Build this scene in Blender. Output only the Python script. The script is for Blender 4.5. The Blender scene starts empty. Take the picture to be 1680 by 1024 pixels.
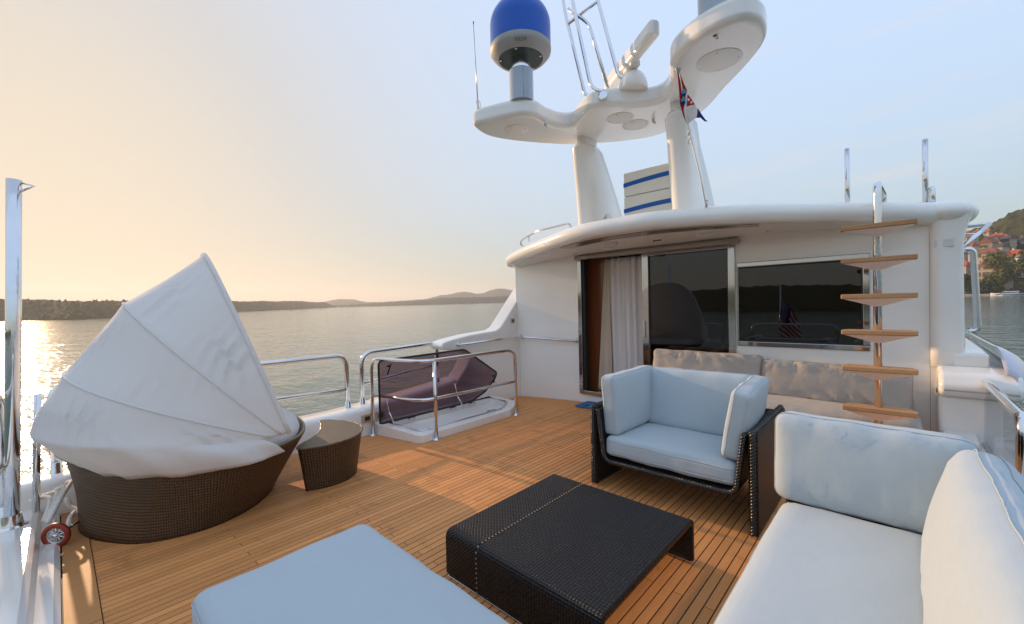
import bpy, bmesh, math, random
from mathutils import Vector, Matrix, noise
random.seed(7)
R = math.radians
S = bpy.context.scene
COL = S.collection
# ------------------------------------------------------------------ camera
F, W_PX = 690.0, 1680.0
YAW, PITCH, ROLL, HC = math.atan(636/690.0), -math.atan(11/690.0), 0.022, 1.42
fw = Vector((-math.sin(YAW)*math.cos(PITCH), math.cos(YAW)*math.cos(PITCH), math.sin(PITCH)))
rt0 = Vector((math.cos(YAW), math.sin(YAW), 0)); up0 = rt0.cross(fw)
rt = rt0*math.cos(ROLL) - up0*math.sin(ROLL); up = rt.cross(fw)
cam = bpy.data.cameras.new('camera'); camo = bpy.data.objects.new('camera', cam); COL.objects.link(camo)
cam.sensor_width = 36.0; cam.lens = 36.0*F/W_PX; cam.clip_start = 0.05; cam.clip_end = 12000
M = Matrix.Identity(4)
for i in range(3):
    M[i][0] = rt[i]; M[i][1] = up[i]; M[i][2] = -fw[i]
M[2][3] = HC
camo.matrix_world = M
S.camera = camo
# ------------------------------------------------------------------ world, sun, exposure
SUN = Vector((-0.972, -0.042, 0.232)).normalized()
wd = bpy.data.worlds.new('World'); S.world = wd; wd.use_nodes = True
wn = wd.node_tree; bg = wn.nodes['Background']
sky = wn.nodes.new('ShaderNodeTexSky'); sky.sky_type = 'NISHITA'; sky.sun_disc = False
sky.sun_elevation = math.asin(SUN.z); sky.sun_rotation = math.atan2(SUN.x, SUN.y)
sky.air_density = 0.95; sky.dust_density = 1.5; sky.ozone_density = 1.0; sky.altitude = 0
# thin streaks of high cloud
tc = wn.nodes.new('ShaderNodeTexCoord'); mp = wn.nodes.new('ShaderNodeMapping')
mp.inputs['Rotation'].default_value = (R(8), R(-10), 0); mp.inputs['Scale'].default_value = (1.6, 1.6, 11)
nz = wn.nodes.new('ShaderNodeTexNoise'); nz.inputs['Scale'].default_value = 1.7; nz.inputs['Detail'].default_value = 5; nz.inputs['Roughness'].default_value = 0.55
cr = wn.nodes.new('ShaderNodeValToRGB'); cr.color_ramp.elements[0].position = 0.50; cr.color_ramp.elements[1].position = 0.78
cr.color_ramp.elements[1].color = (0.55, 0.55, 0.55, 1)
hs = wn.nodes.new('ShaderNodeMixRGB'); hs.blend_type = 'MIX'; hs.inputs[2].default_value = (3.1, 2.75, 2.6, 1)
wn.links.new(tc.outputs['Generated'], mp.inputs['Vector']); wn.links.new(mp.outputs[0], nz.inputs['Vector'])
sx = wn.nodes.new('ShaderNodeSeparateXYZ'); wn.links.new(tc.outputs['Generated'], sx.inputs[0])
mr = wn.nodes.new('ShaderNodeMapRange'); mr.inputs[1].default_value = -0.45; mr.inputs[2].default_value = -0.05; wn.links.new(sx.outputs[0], mr.inputs[0])
mm = wn.nodes.new('ShaderNodeMath'); mm.operation = 'MULTIPLY'; wn.links.new(mr.outputs[0], mm.inputs[0])
wn.links.new(nz.outputs['Fac'], cr.inputs[0]); wn.links.new(cr.outputs[0], mm.inputs[1]); wn.links.new(mm.outputs[0], hs.inputs[0])
# a power curve evens out the brightness of the whole sky, its colours stay
bw = wn.nodes.new('ShaderNodeRGBToBW'); wn.links.new(sky.outputs[0], bw.inputs[0])
pw = wn.nodes.new('ShaderNodeMath'); pw.operation = 'POWER'; pw.inputs[1].default_value = -0.97; wn.links.new(bw.outputs[0], pw.inputs[0])
sc = wn.nodes.new('ShaderNodeVectorMath'); sc.operation = 'SCALE'; wn.links.new(sky.outputs[0], sc.inputs[0]); wn.links.new(pw.outputs[0], sc.inputs['Scale'])
ml = wn.nodes.new('ShaderNodeVectorMath'); ml.operation = 'MULTIPLY'; ml.inputs[1].default_value = (2.20, 2.26, 2.30); wn.links.new(sc.outputs[0], ml.inputs[0])
sa = wn.nodes.new('ShaderNodeHueSaturation'); sa.inputs['Saturation'].default_value = 0.70; wn.links.new(ml.outputs[0], sa.inputs['Color'])
wn.links.new(sa.outputs[0], hs.inputs[1]); wn.links.new(hs.outputs[0], bg.inputs['Color'])
bg.inputs['Strength'].default_value = 0.14
sl = bpy.data.lights.new('sun', 'SUN'); sl.energy = 2.4; sl.angle = R(0.6); sl.color = (1.0, 0.66, 0.38)
so = bpy.data.objects.new('sun', sl); COL.objects.link(so)
so.rotation_euler = (-SUN).to_track_quat('-Z', 'Y').to_euler()
so.location = (-20, 0, 10)
S.view_settings.view_transform = 'Standard'; S.view_settings.look = 'None'
S.view_settings.exposure = 1.03; S.view_settings.gamma = 1.0
S.render.engine = 'CYCLES'
S.cycles.use_denoising = True
S.cycles.max_bounces = 8; S.cycles.transparent_max_bounces = 12
S.cycles.sample_clamp_indirect = 6.0
# ------------------------------------------------------------------ materials
def mat(name, col, rough=0.5, metal=0.0, var=0.0, vscale=4.0, bump=0.0, bscale=60.0, coat=0.0, spec=0.5, sheen=0.0, stretch=None):
    m = bpy.data.materials.new(name); m.use_nodes = True
    nt = m.node_tree; b = nt.nodes['Principled BSDF']
    b.inputs['Base Color'].default_value = (*col, 1); b.inputs['Roughness'].default_value = rough
    b.inputs['Metallic'].default_value = metal; b.inputs['Specular IOR Level'].default_value = spec
    b.inputs['Coat Weight'].default_value = coat; b.inputs['Coat Roughness'].default_value = 0.08
    b.inputs['Sheen Weight'].default_value = sheen
    if var or bump:
        tc = nt.nodes.new('ShaderNodeTexCoord')
        src = tc.outputs['Object']
        if stretch:
            mp = nt.nodes.new('ShaderNodeMapping'); mp.inputs['Scale'].default_value = stretch
            nt.links.new(src, mp.inputs[0]); src = mp.outputs[0]
    if var:
        n = nt.nodes.new('ShaderNodeTexNoise'); n.inputs['Scale'].default_value = vscale; n.inputs['Detail'].default_value = 6
        nt.links.new(src, n.inputs['Vector'])
        r = nt.nodes.new('ShaderNodeMapRange'); r.inputs[1].default_value = 0.25; r.inputs[2].default_value = 0.75
        r.inputs[3].default_value = 1-var; r.inputs[4].default_value = 1+var
        nt.links.new(n.outputs['Fac'], r.inputs[0])
        x = nt.nodes.new('ShaderNodeVectorMath'); x.operation = 'SCALE'; x.inputs[0].default_value = col
        nt.links.new(r.outputs[0], x.inputs['Scale']); nt.links.new(x.outputs[0], b.inputs['Base Color'])
    if bump:
        n2 = nt.nodes.new('ShaderNodeTexNoise'); n2.inputs['Scale'].default_value = bscale; n2.inputs['Detail'].default_value = 4
        nt.links.new(src, n2.inputs['Vector'])
        bp = nt.nodes.new('ShaderNodeBump'); bp.inputs['Strength'].default_value = bump; bp.inputs['Distance'].default_value = 0.01
        nt.links.new(n2.outputs['Fac'], bp.inputs['Height']); nt.links.new(bp.outputs[0], b.inputs['Normal'])
    return m

def math_node(nt, op, a, b=None):
    n = nt.nodes.new('ShaderNodeMath'); n.operation = op
    for i, v in enumerate((a, b)):
        if v is None: continue
        if isinstance(v, (int, float)): n.inputs[i].default_value = v
        else: nt.links.new(v, n.inputs[i])
    return n.outputs[0]

def weave(name, col, cell=0.011, rough=0.4, col2=None, diag=False, spec=0.5, depth=0.004):
    """basket weave from the UV map, which is in metres"""
    m = bpy.data.materials.new(name); m.use_nodes = True
    nt = m.node_tree; b = nt.nodes['Principled BSDF']
    uv = nt.nodes.new('ShaderNodeUVMap'); mp = nt.nodes.new('ShaderNodeMapping')
    mp.inputs['Scale'].default_value = (1/cell, 1/cell, 1)
    if diag: mp.inputs['Rotation'].default_value = (0, 0, R(45))
    nt.links.new(uv.outputs[0], mp.inputs[0])
    sp = nt.nodes.new('ShaderNodeSeparateXYZ'); nt.links.new(mp.outputs[0], sp.inputs[0])
    u, v = sp.outputs[0], sp.outputs[1]
    su = math_node(nt, 'ABSOLUTE', math_node(nt, 'SINE', math_node(nt, 'MULTIPLY', u, math.pi)))
    sv = math_node(nt, 'ABSOLUTE', math_node(nt, 'SINE', math_node(nt, 'MULTIPLY', v, math.pi)))
    par = math_node(nt, 'MODULO', math_node(nt, 'ABSOLUTE', math_node(nt, 'ADD', math_node(nt, 'FLOOR', u), math_node(nt, 'FLOOR', v))), 2.0)
    par = math_node(nt, 'GREATER_THAN', par, 0.5)
    a1 = math_node(nt, 'MULTIPLY', math_node(nt, 'POWER', su, 0.5), math_node(nt, 'MULTIPLY_ADD', sv, 0.6))
    h1 = math_node(nt, 'MULTIPLY', math_node(nt, 'POWER', sv, 0.4), math_node(nt, 'ADD', math_node(nt, 'MULTIPLY', su, 0.7), 0.3))
    h2 = math_node(nt, 'MULTIPLY', math_node(nt, 'POWER', su, 0.4), math_node(nt, 'ADD', math_node(nt, 'MULTIPLY', sv, 0.7), 0.3))
    mx = nt.nodes.new('ShaderNodeMix'); mx.data_type = 'FLOAT'
    nt.links.new(par, mx.inputs[0]); nt.links.new(h1, mx.inputs[2]); nt.links.new(h2, mx.inputs[3])
    h = mx.outputs[0]
    bp = nt.nodes.new('ShaderNodeBump'); bp.inputs['Strength'].default_value = 0.9; bp.inputs['Distance'].default_value = depth
    nt.links.new(h, bp.inputs['Height']); nt.links.new(bp.outputs[0], b.inputs['Normal'])
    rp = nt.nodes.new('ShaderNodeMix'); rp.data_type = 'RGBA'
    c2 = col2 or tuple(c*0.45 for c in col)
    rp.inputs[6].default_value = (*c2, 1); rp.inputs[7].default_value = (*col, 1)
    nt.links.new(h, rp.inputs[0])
    tcn = nt.nodes.new('ShaderNodeTexNoise'); tcn.inputs['Scale'].default_value = 3.0; tcn.inputs['Detail'].default_value = 3
    vm = nt.nodes.new('ShaderNodeVectorMath'); vm.operation = 'SCALE'
    nt.links.new(rp.outputs[2], vm.inputs[0])
    nt.links.new(math_node(nt, 'ADD', math_node(nt, 'MULTIPLY', tcn.outputs['Fac'], 0.5), 0.75), vm.inputs['Scale'])
    nt.links.new(vm.outputs[0], b.inputs['Base Color'])
    b.inputs['Roughness'].default_value = rough; b.inputs['Specular IOR Level'].default_value = spec
    return m

def fabric(name, col, var=0.05, fine=900.0, wr=0.25, trans=0.0):
    m = bpy.data.materials.new(name); m.use_nodes = True
    nt = m.node_tree; b = nt.nodes['Principled BSDF']
    tc = nt.nodes.new('ShaderNodeTexCoord')
    n = nt.nodes.new('ShaderNodeTexNoise'); n.inputs['Scale'].default_value = 2.2; n.inputs['Detail'].default_value = 8; n.inputs['Roughness'].default_value = 0.65
    nt.links.new(tc.outputs['Object'], n.inputs['Vector'])
    mp = nt.nodes.new('ShaderNodeMapping'); mp.inputs['Scale'].default_value = (230, 18, 18)
    nt.links.new(tc.outputs['Object'], mp.inputs[0])
    n3 = nt.nodes.new('ShaderNodeTexNoise'); n3.inputs['Scale'].default_value = 1.0; nt.links.new(mp.outputs[0], n3.inputs['Vector'])
    f = math_node(nt, 'ADD', math_node(nt, 'MULTIPLY', n.outputs['Fac'], 2*var), math_node(nt, 'MULTIPLY', n3.outputs['Fac'], var*1.3))
    f = math_node(nt, 'ADD', f, 1-1.65*var)
    vm = nt.nodes.new('ShaderNodeVectorMath'); vm.operation = 'SCALE'; vm.inputs[0].default_value = col
    nt.links.new(f, vm.inputs['Scale']); nt.links.new(vm.outputs[0], b.inputs['Base Color'])
    w = nt.nodes.new('ShaderNodeTexNoise'); w.inputs['Scale'].default_value = fine/3; w.inputs['Detail'].default_value = 2
    nt.links.new(tc.outputs['Object'], w.inputs['Vector'])
    w2 = nt.nodes.new('ShaderNodeTexNoise'); w2.inputs['Scale'].default_value = 7; w2.inputs['Detail'].default_value = 4
    nt.links.new(tc.outputs['Object'], w2.inputs['Vector'])
    hh = math_node(nt, 'ADD', math_node(nt, 'MULTIPLY', w.outputs['Fac'], 0.05), math_node(nt, 'MULTIPLY', w2.outputs['Fac'], 1.0))
    bp = nt.nodes.new('ShaderNodeBump'); bp.inputs['Strength'].default_value = wr; bp.inputs['Distance'].default_value = 0.02
    nt.links.new(hh, bp.inputs['Height']); nt.links.new(bp.outputs[0], b.inputs['Normal'])
    b.inputs['Roughness'].default_value = 0.9; b.inputs['Specular IOR Level'].default_value = 0.2; b.inputs['Sheen Weight'].default_value = 0.15
    if trans:
        tl = nt.nodes.new('ShaderNodeBsdfTranslucent'); tl.inputs[0].default_value = (*col, 1)
        ms = nt.nodes.new('ShaderNodeMixShader'); ms.inputs[0].default_value = trans
        nt.links.new(b.outputs[0], ms.inputs[1]); nt.links.new(tl.outputs[0], ms.inputs[2]); nt.links.new(ms.outputs[0], nt.nodes['Material Output'].inputs[0])
    return m

def teak(name, base=(0.66, 0.285, 0.094), stain=True):
    m = bpy.data.materials.new(name); m.use_nodes = True
    nt = m.node_tree; b = nt.nodes['Principled BSDF']
    g = nt.nodes.new('ShaderNodeNewGeometry'); oi = nt.nodes.new('ShaderNodeObjectInfo')
    ad = nt.nodes.new('ShaderNodeVectorMath'); ad.operation = 'MULTIPLY_ADD'
    cb = nt.nodes.new('ShaderNodeCombineXYZ'); nt.links.new(oi.outputs['Random'], cb.inputs[2])
    nt.links.new(cb.outputs[0], ad.inputs[0]); ad.inputs[1].default_value = (0, 0, 40)
    nt.links.new(g.outputs['Position'], ad.inputs[2])
    mp = nt.nodes.new('ShaderNodeMapping'); mp.inputs['Scale'].default_value = (130, 5, 60)
    nt.links.new(ad.outputs[0], mp.inputs[0])
    n = nt.nodes.new('ShaderNodeTexNoise'); n.inputs['Scale'].default_value = 1.0; n.inputs['Detail'].default_value = 6; n.inputs['Roughness'].default_value = 0.6
    nt.links.new(mp.outputs[0], n.inputs['Vector'])
    n2 = nt.nodes.new('ShaderNodeTexNoise'); n2.inputs['Scale'].default_value = 2.3; n2.inputs['Detail'].default_value = 7; n2.inputs['Roughness'].default_value = 0.7
    nt.links.new(g.outputs['Position'], n2.inputs['Vector'])
    f = math_node(nt, 'ADD', math_node(nt, 'MULTIPLY', n.outputs['Fac'], 0.45), math_node(nt, 'MULTIPLY', oi.outputs['Random'], 0.30))
    f = math_node(nt, 'ADD', f, math_node(nt, 'MULTIPLY', n2.outputs['Fac'], 0.28))
    f = math_node(nt, 'ADD', f, 0.49)
    vm = nt.nodes.new('ShaderNodeVectorMath'); vm.operation = 'SCALE'; vm.inputs[0].default_value = base
    nt.links.new(f, vm.inputs['Scale'])
    last = vm.outputs[0]
    if stain:
        mp2 = nt.nodes.new('ShaderNodeMapping'); mp2.inputs['Scale'].default_value = (2.2, 5.0, 1); mp2.inputs['Location'].default_value = (3.1, 0.4, 0)
        mp2.inputs['Rotation'].default_value = (0, 0, R(-12))
        nt.links.new(g.outputs['Position'], mp2.inputs[0])
        n3 = nt.nodes.new('ShaderNodeTexNoise'); n3.inputs['Scale'].default_value = 1.1; n3.inputs['Detail'].default_value = 5
        nt.links.new(mp2.outputs[0], n3.inputs['Vector'])
        rp = nt.nodes.new('ShaderNodeMapRange'); rp.inputs[1].default_value = 0.60; rp.inputs[2].default_value = 0.78; rp.inputs[4].default_value = 0.6
        nt.links.new(n3.outputs['Fac'], rp.inputs[0])
        mx = nt.nodes.new('ShaderNodeMix'); mx.data_type = 'RGBA'; mx.inputs[7].default_value = (0.15, 0.06, 0.02, 1)
        nt.links.new(rp.outputs[0], mx.inputs[0]); nt.links.new(last, mx.inputs[6]); last = mx.outputs[2]
    nt.links.new(last, b.inputs['Base Color'])
    bp = nt.nodes.new('ShaderNodeBump'); bp.inputs['Strength'].default_value = 0.25; bp.inputs['Distance'].default_value = 0.002
    nt.links.new(n.outputs['Fac'], bp.inputs['Height']); nt.links.new(bp.outputs[0], b.inputs['Normal'])
    b.inputs['Roughness'].default_value = 0.62; b.inputs['Specular IOR Level'].default_value = 0.3
    return m

def glass(name, tint, refl=1.5, rough=0.0):
    m = bpy.data.materials.new(name); m.use_nodes = True
    nt = m.node_tree; nt.nodes.remove(nt.nodes['Principled BSDF'])
    out = nt.nodes['Material Output']
    tr = nt.nodes.new('ShaderNodeBsdfTransparent'); tr.inputs[0].default_value = (*tint, 1)
    gl = nt.nodes.new('ShaderNodeBsdfGlossy'); gl.inputs['Roughness'].default_value = rough
    fr = nt.nodes.new('ShaderNodeFresnel'); fr.inputs[0].default_value = refl
    mx = nt.nodes.new('ShaderNodeMixShader')
    gg = nt.nodes.new('ShaderNodeNewGeometry')      # reflect at the outer face only
    ff = math_node(nt, 'MULTIPLY', fr.outputs[0], math_node(nt, 'SUBTRACT', 1.0, gg.outputs['Backfacing']))
    nt.links.new(ff, mx.inputs[0]); nt.links.new(tr.outputs[0], mx.inputs[1]); nt.links.new(gl.outputs[0], mx.inputs[2])
    nt.links.new(mx.outputs[0], out.inputs[0])
    return m

WHITE = mat('gelcoat', (0.90, 0.87, 0.815), 0.16, var=0.03, vscale=1.3, coat=0.6)
WHITE2 = mat('gelcoat_matt', (0.85, 0.82, 0.77), 0.5, var=0.03, vscale=2)
STEEL = mat('stainless', (0.74, 0.74, 0.75), 0.09, 1.0, var=0.04, vscale=9)
STEELD = mat('stainless_satin', (0.62, 0.62, 0.63), 0.25, 1.0)
TEAK = teak('teak'); TEAKB = teak('teak_border', (0.56, 0.26, 0.09), False)
TREAD = teak('teak_tread', (0.50, 0.27, 0.125), False)
CAULK = mat('caulk', (0.012, 0.011, 0.010), 0.7)
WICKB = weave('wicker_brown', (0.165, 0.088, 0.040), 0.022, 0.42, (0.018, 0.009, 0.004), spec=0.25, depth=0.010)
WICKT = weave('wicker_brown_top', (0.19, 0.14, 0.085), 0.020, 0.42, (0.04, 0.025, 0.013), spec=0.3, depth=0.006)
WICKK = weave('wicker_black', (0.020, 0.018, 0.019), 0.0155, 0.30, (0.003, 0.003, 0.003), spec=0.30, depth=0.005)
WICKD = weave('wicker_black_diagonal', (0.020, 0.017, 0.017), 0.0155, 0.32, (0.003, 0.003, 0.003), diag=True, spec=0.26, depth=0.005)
BRAID = mat('braid_black', (0.020, 0.018, 0.018), 0.25, spec=0.6)
BRAIDB = mat('braid_brown', (0.22, 0.17, 0.11), 0.3)
STITCH = mat('stitch', (0.34, 0.25, 0.17), 0.6)
CUSH = fabric('cushion_pale_blue', (0.435, 0.50, 0.535), 0.06, wr=0.20)
BEIGE = fabric('cushion_beige', (0.45, 0.40, 0.35), 0.05, wr=0.6)
HOOD = fabric('hood_canvas', (0.90, 0.87, 0.84), 0.02, wr=0.05, trans=0.38)
CURT = fabric('curtain_voile', (0.74, 0.71, 0.69), 0.04, wr=0.2)
CURT2 = fabric('curtain_lining', (0.55, 0.46, 0.35), 0.08, wr=0.3)
GLASSD = glass('dark_glass', (0.06, 0.045, 0.038), 1.72)
SMOKE = glass('smoked_acrylic', (0.54, 0.45, 0.49), 1.49)
CLEAR = glass('clear_acrylic', (0.80, 0.81, 0.84), 1.49)
VISOR = glass('violet_acrylic', (0.84, 0.81, 0.87), 1.49)
BLUE = mat('dome_blue', (0.0, 0.095, 0.50), 0.3, var=0.06, vscale=3, spec=0.4)
RINGG = mat('dome_ring_grey', (0.40, 0.39, 0.38), 0.5, var=0.04)
POSTB = mat('pedestal_blue_grey', (0.40, 0.47, 0.56), 0.2, coat=0.5)
BLACK = mat('black_rubber', (0.012, 0.012, 0.012), 0.5)
WOODIN = mat('mahogany', (0.20, 0.060, 0.020), 0.3, var=0.25, vscale=3, stretch=(8, 8, 0.6), coat=0.4)
DARKIN = mat('saloon_dark', (0.05, 0.035, 0.028), 0.7)
ROPE = mat('rope_white', (0.82, 0.77, 0.69), 0.85, var=0.15, vscale=60, bump=0.5, bscale=200)
TYRE = mat('tyre_orange', (0.30, 0.028, 0.008), 0.35, var=0.1, vscale=30)
CREAM = mat('cream_vinyl', (0.86, 0.82, 0.72), 0.5, var=0.03)
STRIPE = mat('blue_stripe', (0.0, 0.10, 0.42), 0.5)
SOCK = mat('socket_plate', (0.55, 0.47, 0.33), 0.5)
SOCKD = mat('socket_dark', (0.06, 0.04, 0.015), 0.5)
MATB = mat('mat_blue', (0.03, 0.15, 0.36), 0.85, var=0.2, vscale=25, bump=0.5, bscale=300)
MATD = mat('mat_dark', (0.008, 0.02, 0.05), 0.9)
RED = mat('flag_red', (0.45, 0.012, 0.012), 0.8); FWHITE = mat('flag_white', (0.72, 0.70, 0.70), 0.8)
NAVY = mat('flag_blue', (0.015, 0.012, 0.13), 0.8); SKYB = mat('flag_sky_blue', (0.05, 0.30, 0.55), 0.8)
LAMP = mat('lamp_lens', (0.7, 0.68, 0.66), 0.15, bump=0.3, bscale=150)
BRKT = mat('bracket_polished', (0.86, 0.86, 0.87), 0.28, 0.55, var=0.05, vscale=40)
LAVEN = mat('deflector_lavender', (0.50, 0.48, 0.55), 0.12, coat=1.0)
STEELW = mat('stainless_trim', (0.46, 0.455, 0.45), 0.07, 1.0, var=0.05, vscale=6)
SILVER = mat('soffit_strip', (0.42, 0.37, 0.32), 0.25, 0.6)

# ------------------------------------------------------------------ mesh helpers
def tag(o, label=None, cat=None, group=None, kind=None):
    if label: o['label'] = label
    if cat: o['category'] = cat
    if group: o['group'] = group
    if kind: o['kind'] = kind
    return o
def empty(name, loc=(0, 0, 0), label=None, cat=None, group=None, kind=None):
    o = bpy.data.objects.new(name, None); COL.objects.link(o); o.location = loc; o.empty_display_size = 0.1
    return tag(o, label, cat, group, kind)
def mk(name, verts, faces, m, parent=None, smooth=False, uv=None, bevel=0, segs=3, solid=0):
    me = bpy.data.meshes.new(name); me.from_pydata([tuple(v) for v in verts], [], faces)
    return mkme(name, me, m, parent, smooth, uv, bevel, segs, solid)
def mkme(name, me, m, parent=None, smooth=False, uv=None, bevel=0, segs=3, solid=0):
    me.update()
    bm = bmesh.new(); bm.from_mesh(me); bmesh.ops.recalc_face_normals(bm, faces=bm.faces); bm.to_mesh(me); bm.free()
    ul = me.uv_layers.new(name='UVMap')
    if uv is not None:
        for l in me.loops: ul.data[l.index].uv = uv[l.vertex_index]
    else:
        for p in me.polygons:
            n = p.normal; ax = max(range(3), key=lambda i: abs(n[i]))
            a, b = ((1, 2), (0, 2), (0, 1))[ax]
            for li in p.loop_indices:
                c = me.vertices[me.loops[li].vertex_index].co; ul.data[li].uv = (c[a], c[b])
    if smooth:
        for p in me.polygons: p.use_smooth = True
    me.materials.append(m)
    o = bpy.data.objects.new(name, me); COL.objects.link(o)
    if parent: put(o, parent)
    if solid:
        s = o.modifiers.new('s', 'SOLIDIFY'); s.thickness = solid; s.offset = 0
    if bevel:
        b = o.modifiers.new('b', 'BEVEL'); b.width = bevel; b.segments = segs; b.limit_method = 'ANGLE'; b.angle_limit = R(35)
        for p in me.polygons: p.use_smooth = True
        if hasattr(b, 'harden_normals'): b.harden_normals = True
    return o
def put(o, parent):
    """geometry is written in boat coordinates; keep it there under its parent"""
    o.parent = parent
    o.matrix_parent_inverse = wmat(parent).inverted()
def wmat(o):
    m = o.matrix_basis.copy()
    if o.parent: m = wmat(o.parent) @ o.matrix_parent_inverse @ m
    return m
BF = [(0, 1, 3, 2), (4, 6, 7, 5), (0, 4, 5, 1), (2, 3, 7, 6), (0, 2, 6, 4), (1, 5, 7, 3)]
def box(name, lo, hi, m, parent=None, bevel=0, segs=2):
    v = [(x, y, z) for x in (lo[0], hi[0]) for y in (lo[1], hi[1]) for z in (lo[2], hi[2])]
    return mk(name, v, BF, m, parent, bevel=bevel, segs=segs)
def boxes(name, lst, m, parent=None, bevel=0, segs=2):
    V, Fc = [], []
    for lo, hi in lst:
        b = len(V); V += [(x, y, z) for x in (lo[0], hi[0]) for y in (lo[1], hi[1]) for z in (lo[2], hi[2])]
        Fc += [tuple(i+b for i in f) for f in BF]
    return mk(name, V, Fc, m, parent, bevel=bevel, segs=segs)
def fillet(pts, r, n=7):
    pts = [Vector(p) for p in pts]; out = [pts[0]]
    for a, b, c in zip(pts, pts[1:], pts[2:]):
        d1, d2 = (a-b), (c-b); rr = min(r, d1.length*0.49, d2.length*0.49)
        p, q = b+d1.normalized()*rr, b+d2.normalized()*rr
        for i in range(n+1):
            t = i/n; out.append(p*(1-t)**2 + b*2*t*(1-t) + q*t*t)
    out.append(pts[-1]); return out
def tube_data(pts, r, n=12, closed=False, cap=True, twist=0.0, sq=None):
    pts = [Vector(p) for p in pts]; N = len(pts); V, Fc, UV = [], [], []
    rs = r if isinstance(r, (list, tuple)) else [r]*N
    def tan(i):
        if closed: return (pts[(i+1) % N]-pts[i-1]).normalized()
        return (pts[min(i+1, N-1)]-pts[max(i-1, 0)]).normalized()
    t = tan(0); ref = Vector((0, 0, 1)) if abs(t.z) < 0.9 else Vector((1, 0, 0))
    u = t.cross(ref).normalized(); L = 0
    for i in range(N):
        t = tan(i); u = (u - t*u.dot(t)).normalized(); w = t.cross(u)
        if i: L += (pts[i]-pts[i-1]).length
        for k in range(n):
            a = 2*math.pi*k/n
            V.append(pts[i] + (u*math.cos(a) + w*math.sin(a))*rs[i]); UV.append((rs[i]*a, L))
    M_ = N if closed else N-1
    for i in range(M_):
        for k in range(n):
            a, b = i*n+k, i*n+(k+1) % n; c, d = ((i+1) % N)*n+(k+1) % n, ((i+1) % N)*n+k
            Fc.append((a, b, c, d))
    if cap and not closed:
        Fc.append(tuple(range(n))[::-1]); Fc.append(tuple((N-1)*n+k for k in range(n)))
    return V, Fc, UV
def tube(name, pts, r, m, parent=None, n=12, closed=False, fr=0):
    if fr: pts = fillet(pts, fr)
    V, Fc, UV = tube_data(pts, r, n, closed)
    return mk(name, V, Fc, m, parent, True, UV)
def tubes(name, lst, m, parent=None, n=12):
    V, Fc = [], []
    for pts, r in lst:
        v, f, _ = tube_data(pts, r, n); b = len(V); V += v; Fc += [tuple(i+b for i in q) for q in f]
    return mk(name, V, Fc, m, parent, True)
def braid(name, pts, r, m, parent=None, pitch=0.045):
    """three strands twisted together along a path"""
    pts = [Vector(p) for p in pts]
    fine = [pts[0]]
    for a, b in zip(pts, pts[1:]):
        k = max(1, int((b-a).length/0.009))
        fine += [a.lerp(b, (i+1)/k) for i in range(k)]
    V, Fc = [], []
    t = (fine[1]-fine[0]).normalized(); ref = Vector((0, 0, 1)) if abs(t.z) < 0.9 else Vector((1, 0, 0))
    u0 = t.cross(ref).normalized()
    for s in range(3):
        u = u0.copy(); L = 0; path = []
        for i, p in enumerate(fine):
            t = (fine[min(i+1, len(fine)-1)]-fine[max(i-1, 0)]).normalized()
            u = (u-t*u.dot(t)).normalized(); w = t.cross(u)
            if i: L += (p-fine[i-1]).length
            a = 2*math.pi*(L/pitch + s/3)
            path.append(p + (u*math.cos(a)+w*math.sin(a))*r*0.55)
        v, f, _ = tube_data(path, r*0.6, 5); b = len(V); V += v; Fc += [tuple(i+b for i in q) for q in f]
    return mk(name, V, Fc, m, parent, True)
def lathe(name, prof, c, m, parent=None, n=48, shear=None, smooth=True, caps=True):
    V, Fc, UV = [], [], []; L = 0
    for i, (r, z) in enumerate(prof):
        if i: L += math.hypot(r-prof[i-1][0], z-prof[i-1][1])
        dx, dy = shear(z) if shear else (0, 0)
        for k in range(n):
            a = 2*math.pi*k/n
            V.append((c[0]+dx+r*math.cos(a), c[1]+dy+r*math.sin(a), c[2]+z)); UV.append((k/n*2*math.pi*max(p[0] for p in prof), L))
    for i in range(len(prof)-1):
        for k in range(n): Fc.append((i*n+k, i*n+(k+1) % n, (i+1)*n+(k+1) % n, (i+1)*n+k))
    if caps:
        Fc.append(tuple(range(n))[::-1]); Fc.append(tuple((len(prof)-1)*n+k for k in range(n)))
    o = mk(name, V, Fc, m, parent, smooth, UV)
    if smooth:
        for p in o.data.polygons:
            if len(p.vertices) > 4: p.use_smooth = False
        es = o.modifiers.new('e', 'EDGE_SPLIT'); es.split_angle = R(40)
    return o
def catmull(pts, n=5, closed=True):
    pts = [Vector((*p, 0)) if len(p) == 2 else Vector(p) for p in pts]; N = len(pts); out = []
    rng = range(N) if closed else range(N-1)
    for i in rng:
        g = (lambda k: pts[k % N]) if closed else (lambda k: pts[max(0, min(N-1, k))])
        p0, p1, p2, p3 = g(i-1), g(i), g(i+1), g(i+2)
        for k in range(n):
            t = k/n
            out.append(0.5*((2*p1)+(-p0+p2)*t+(2*p0-5*p1+4*p2-p3)*t*t+(-p0+3*p1-3*p2+p3)*t**3))
    if not closed: out.append(pts[-1])
    return out
def prism(name, outline, z0, z1, m, parent=None, bevel=0, segs=3):
    n = len(outline)
    V = [(p[0], p[1], z0) for p in outline] + [(p[0], p[1], z1) for p in outline]
    Fc = [tuple(range(n))[::-1], tuple(range(n, 2*n))] + [(i, (i+1) % n, n+(i+1) % n, n+i) for i in range(n)]
    return mk(name, V, Fc, m, parent, bevel=bevel, segs=segs)
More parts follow.
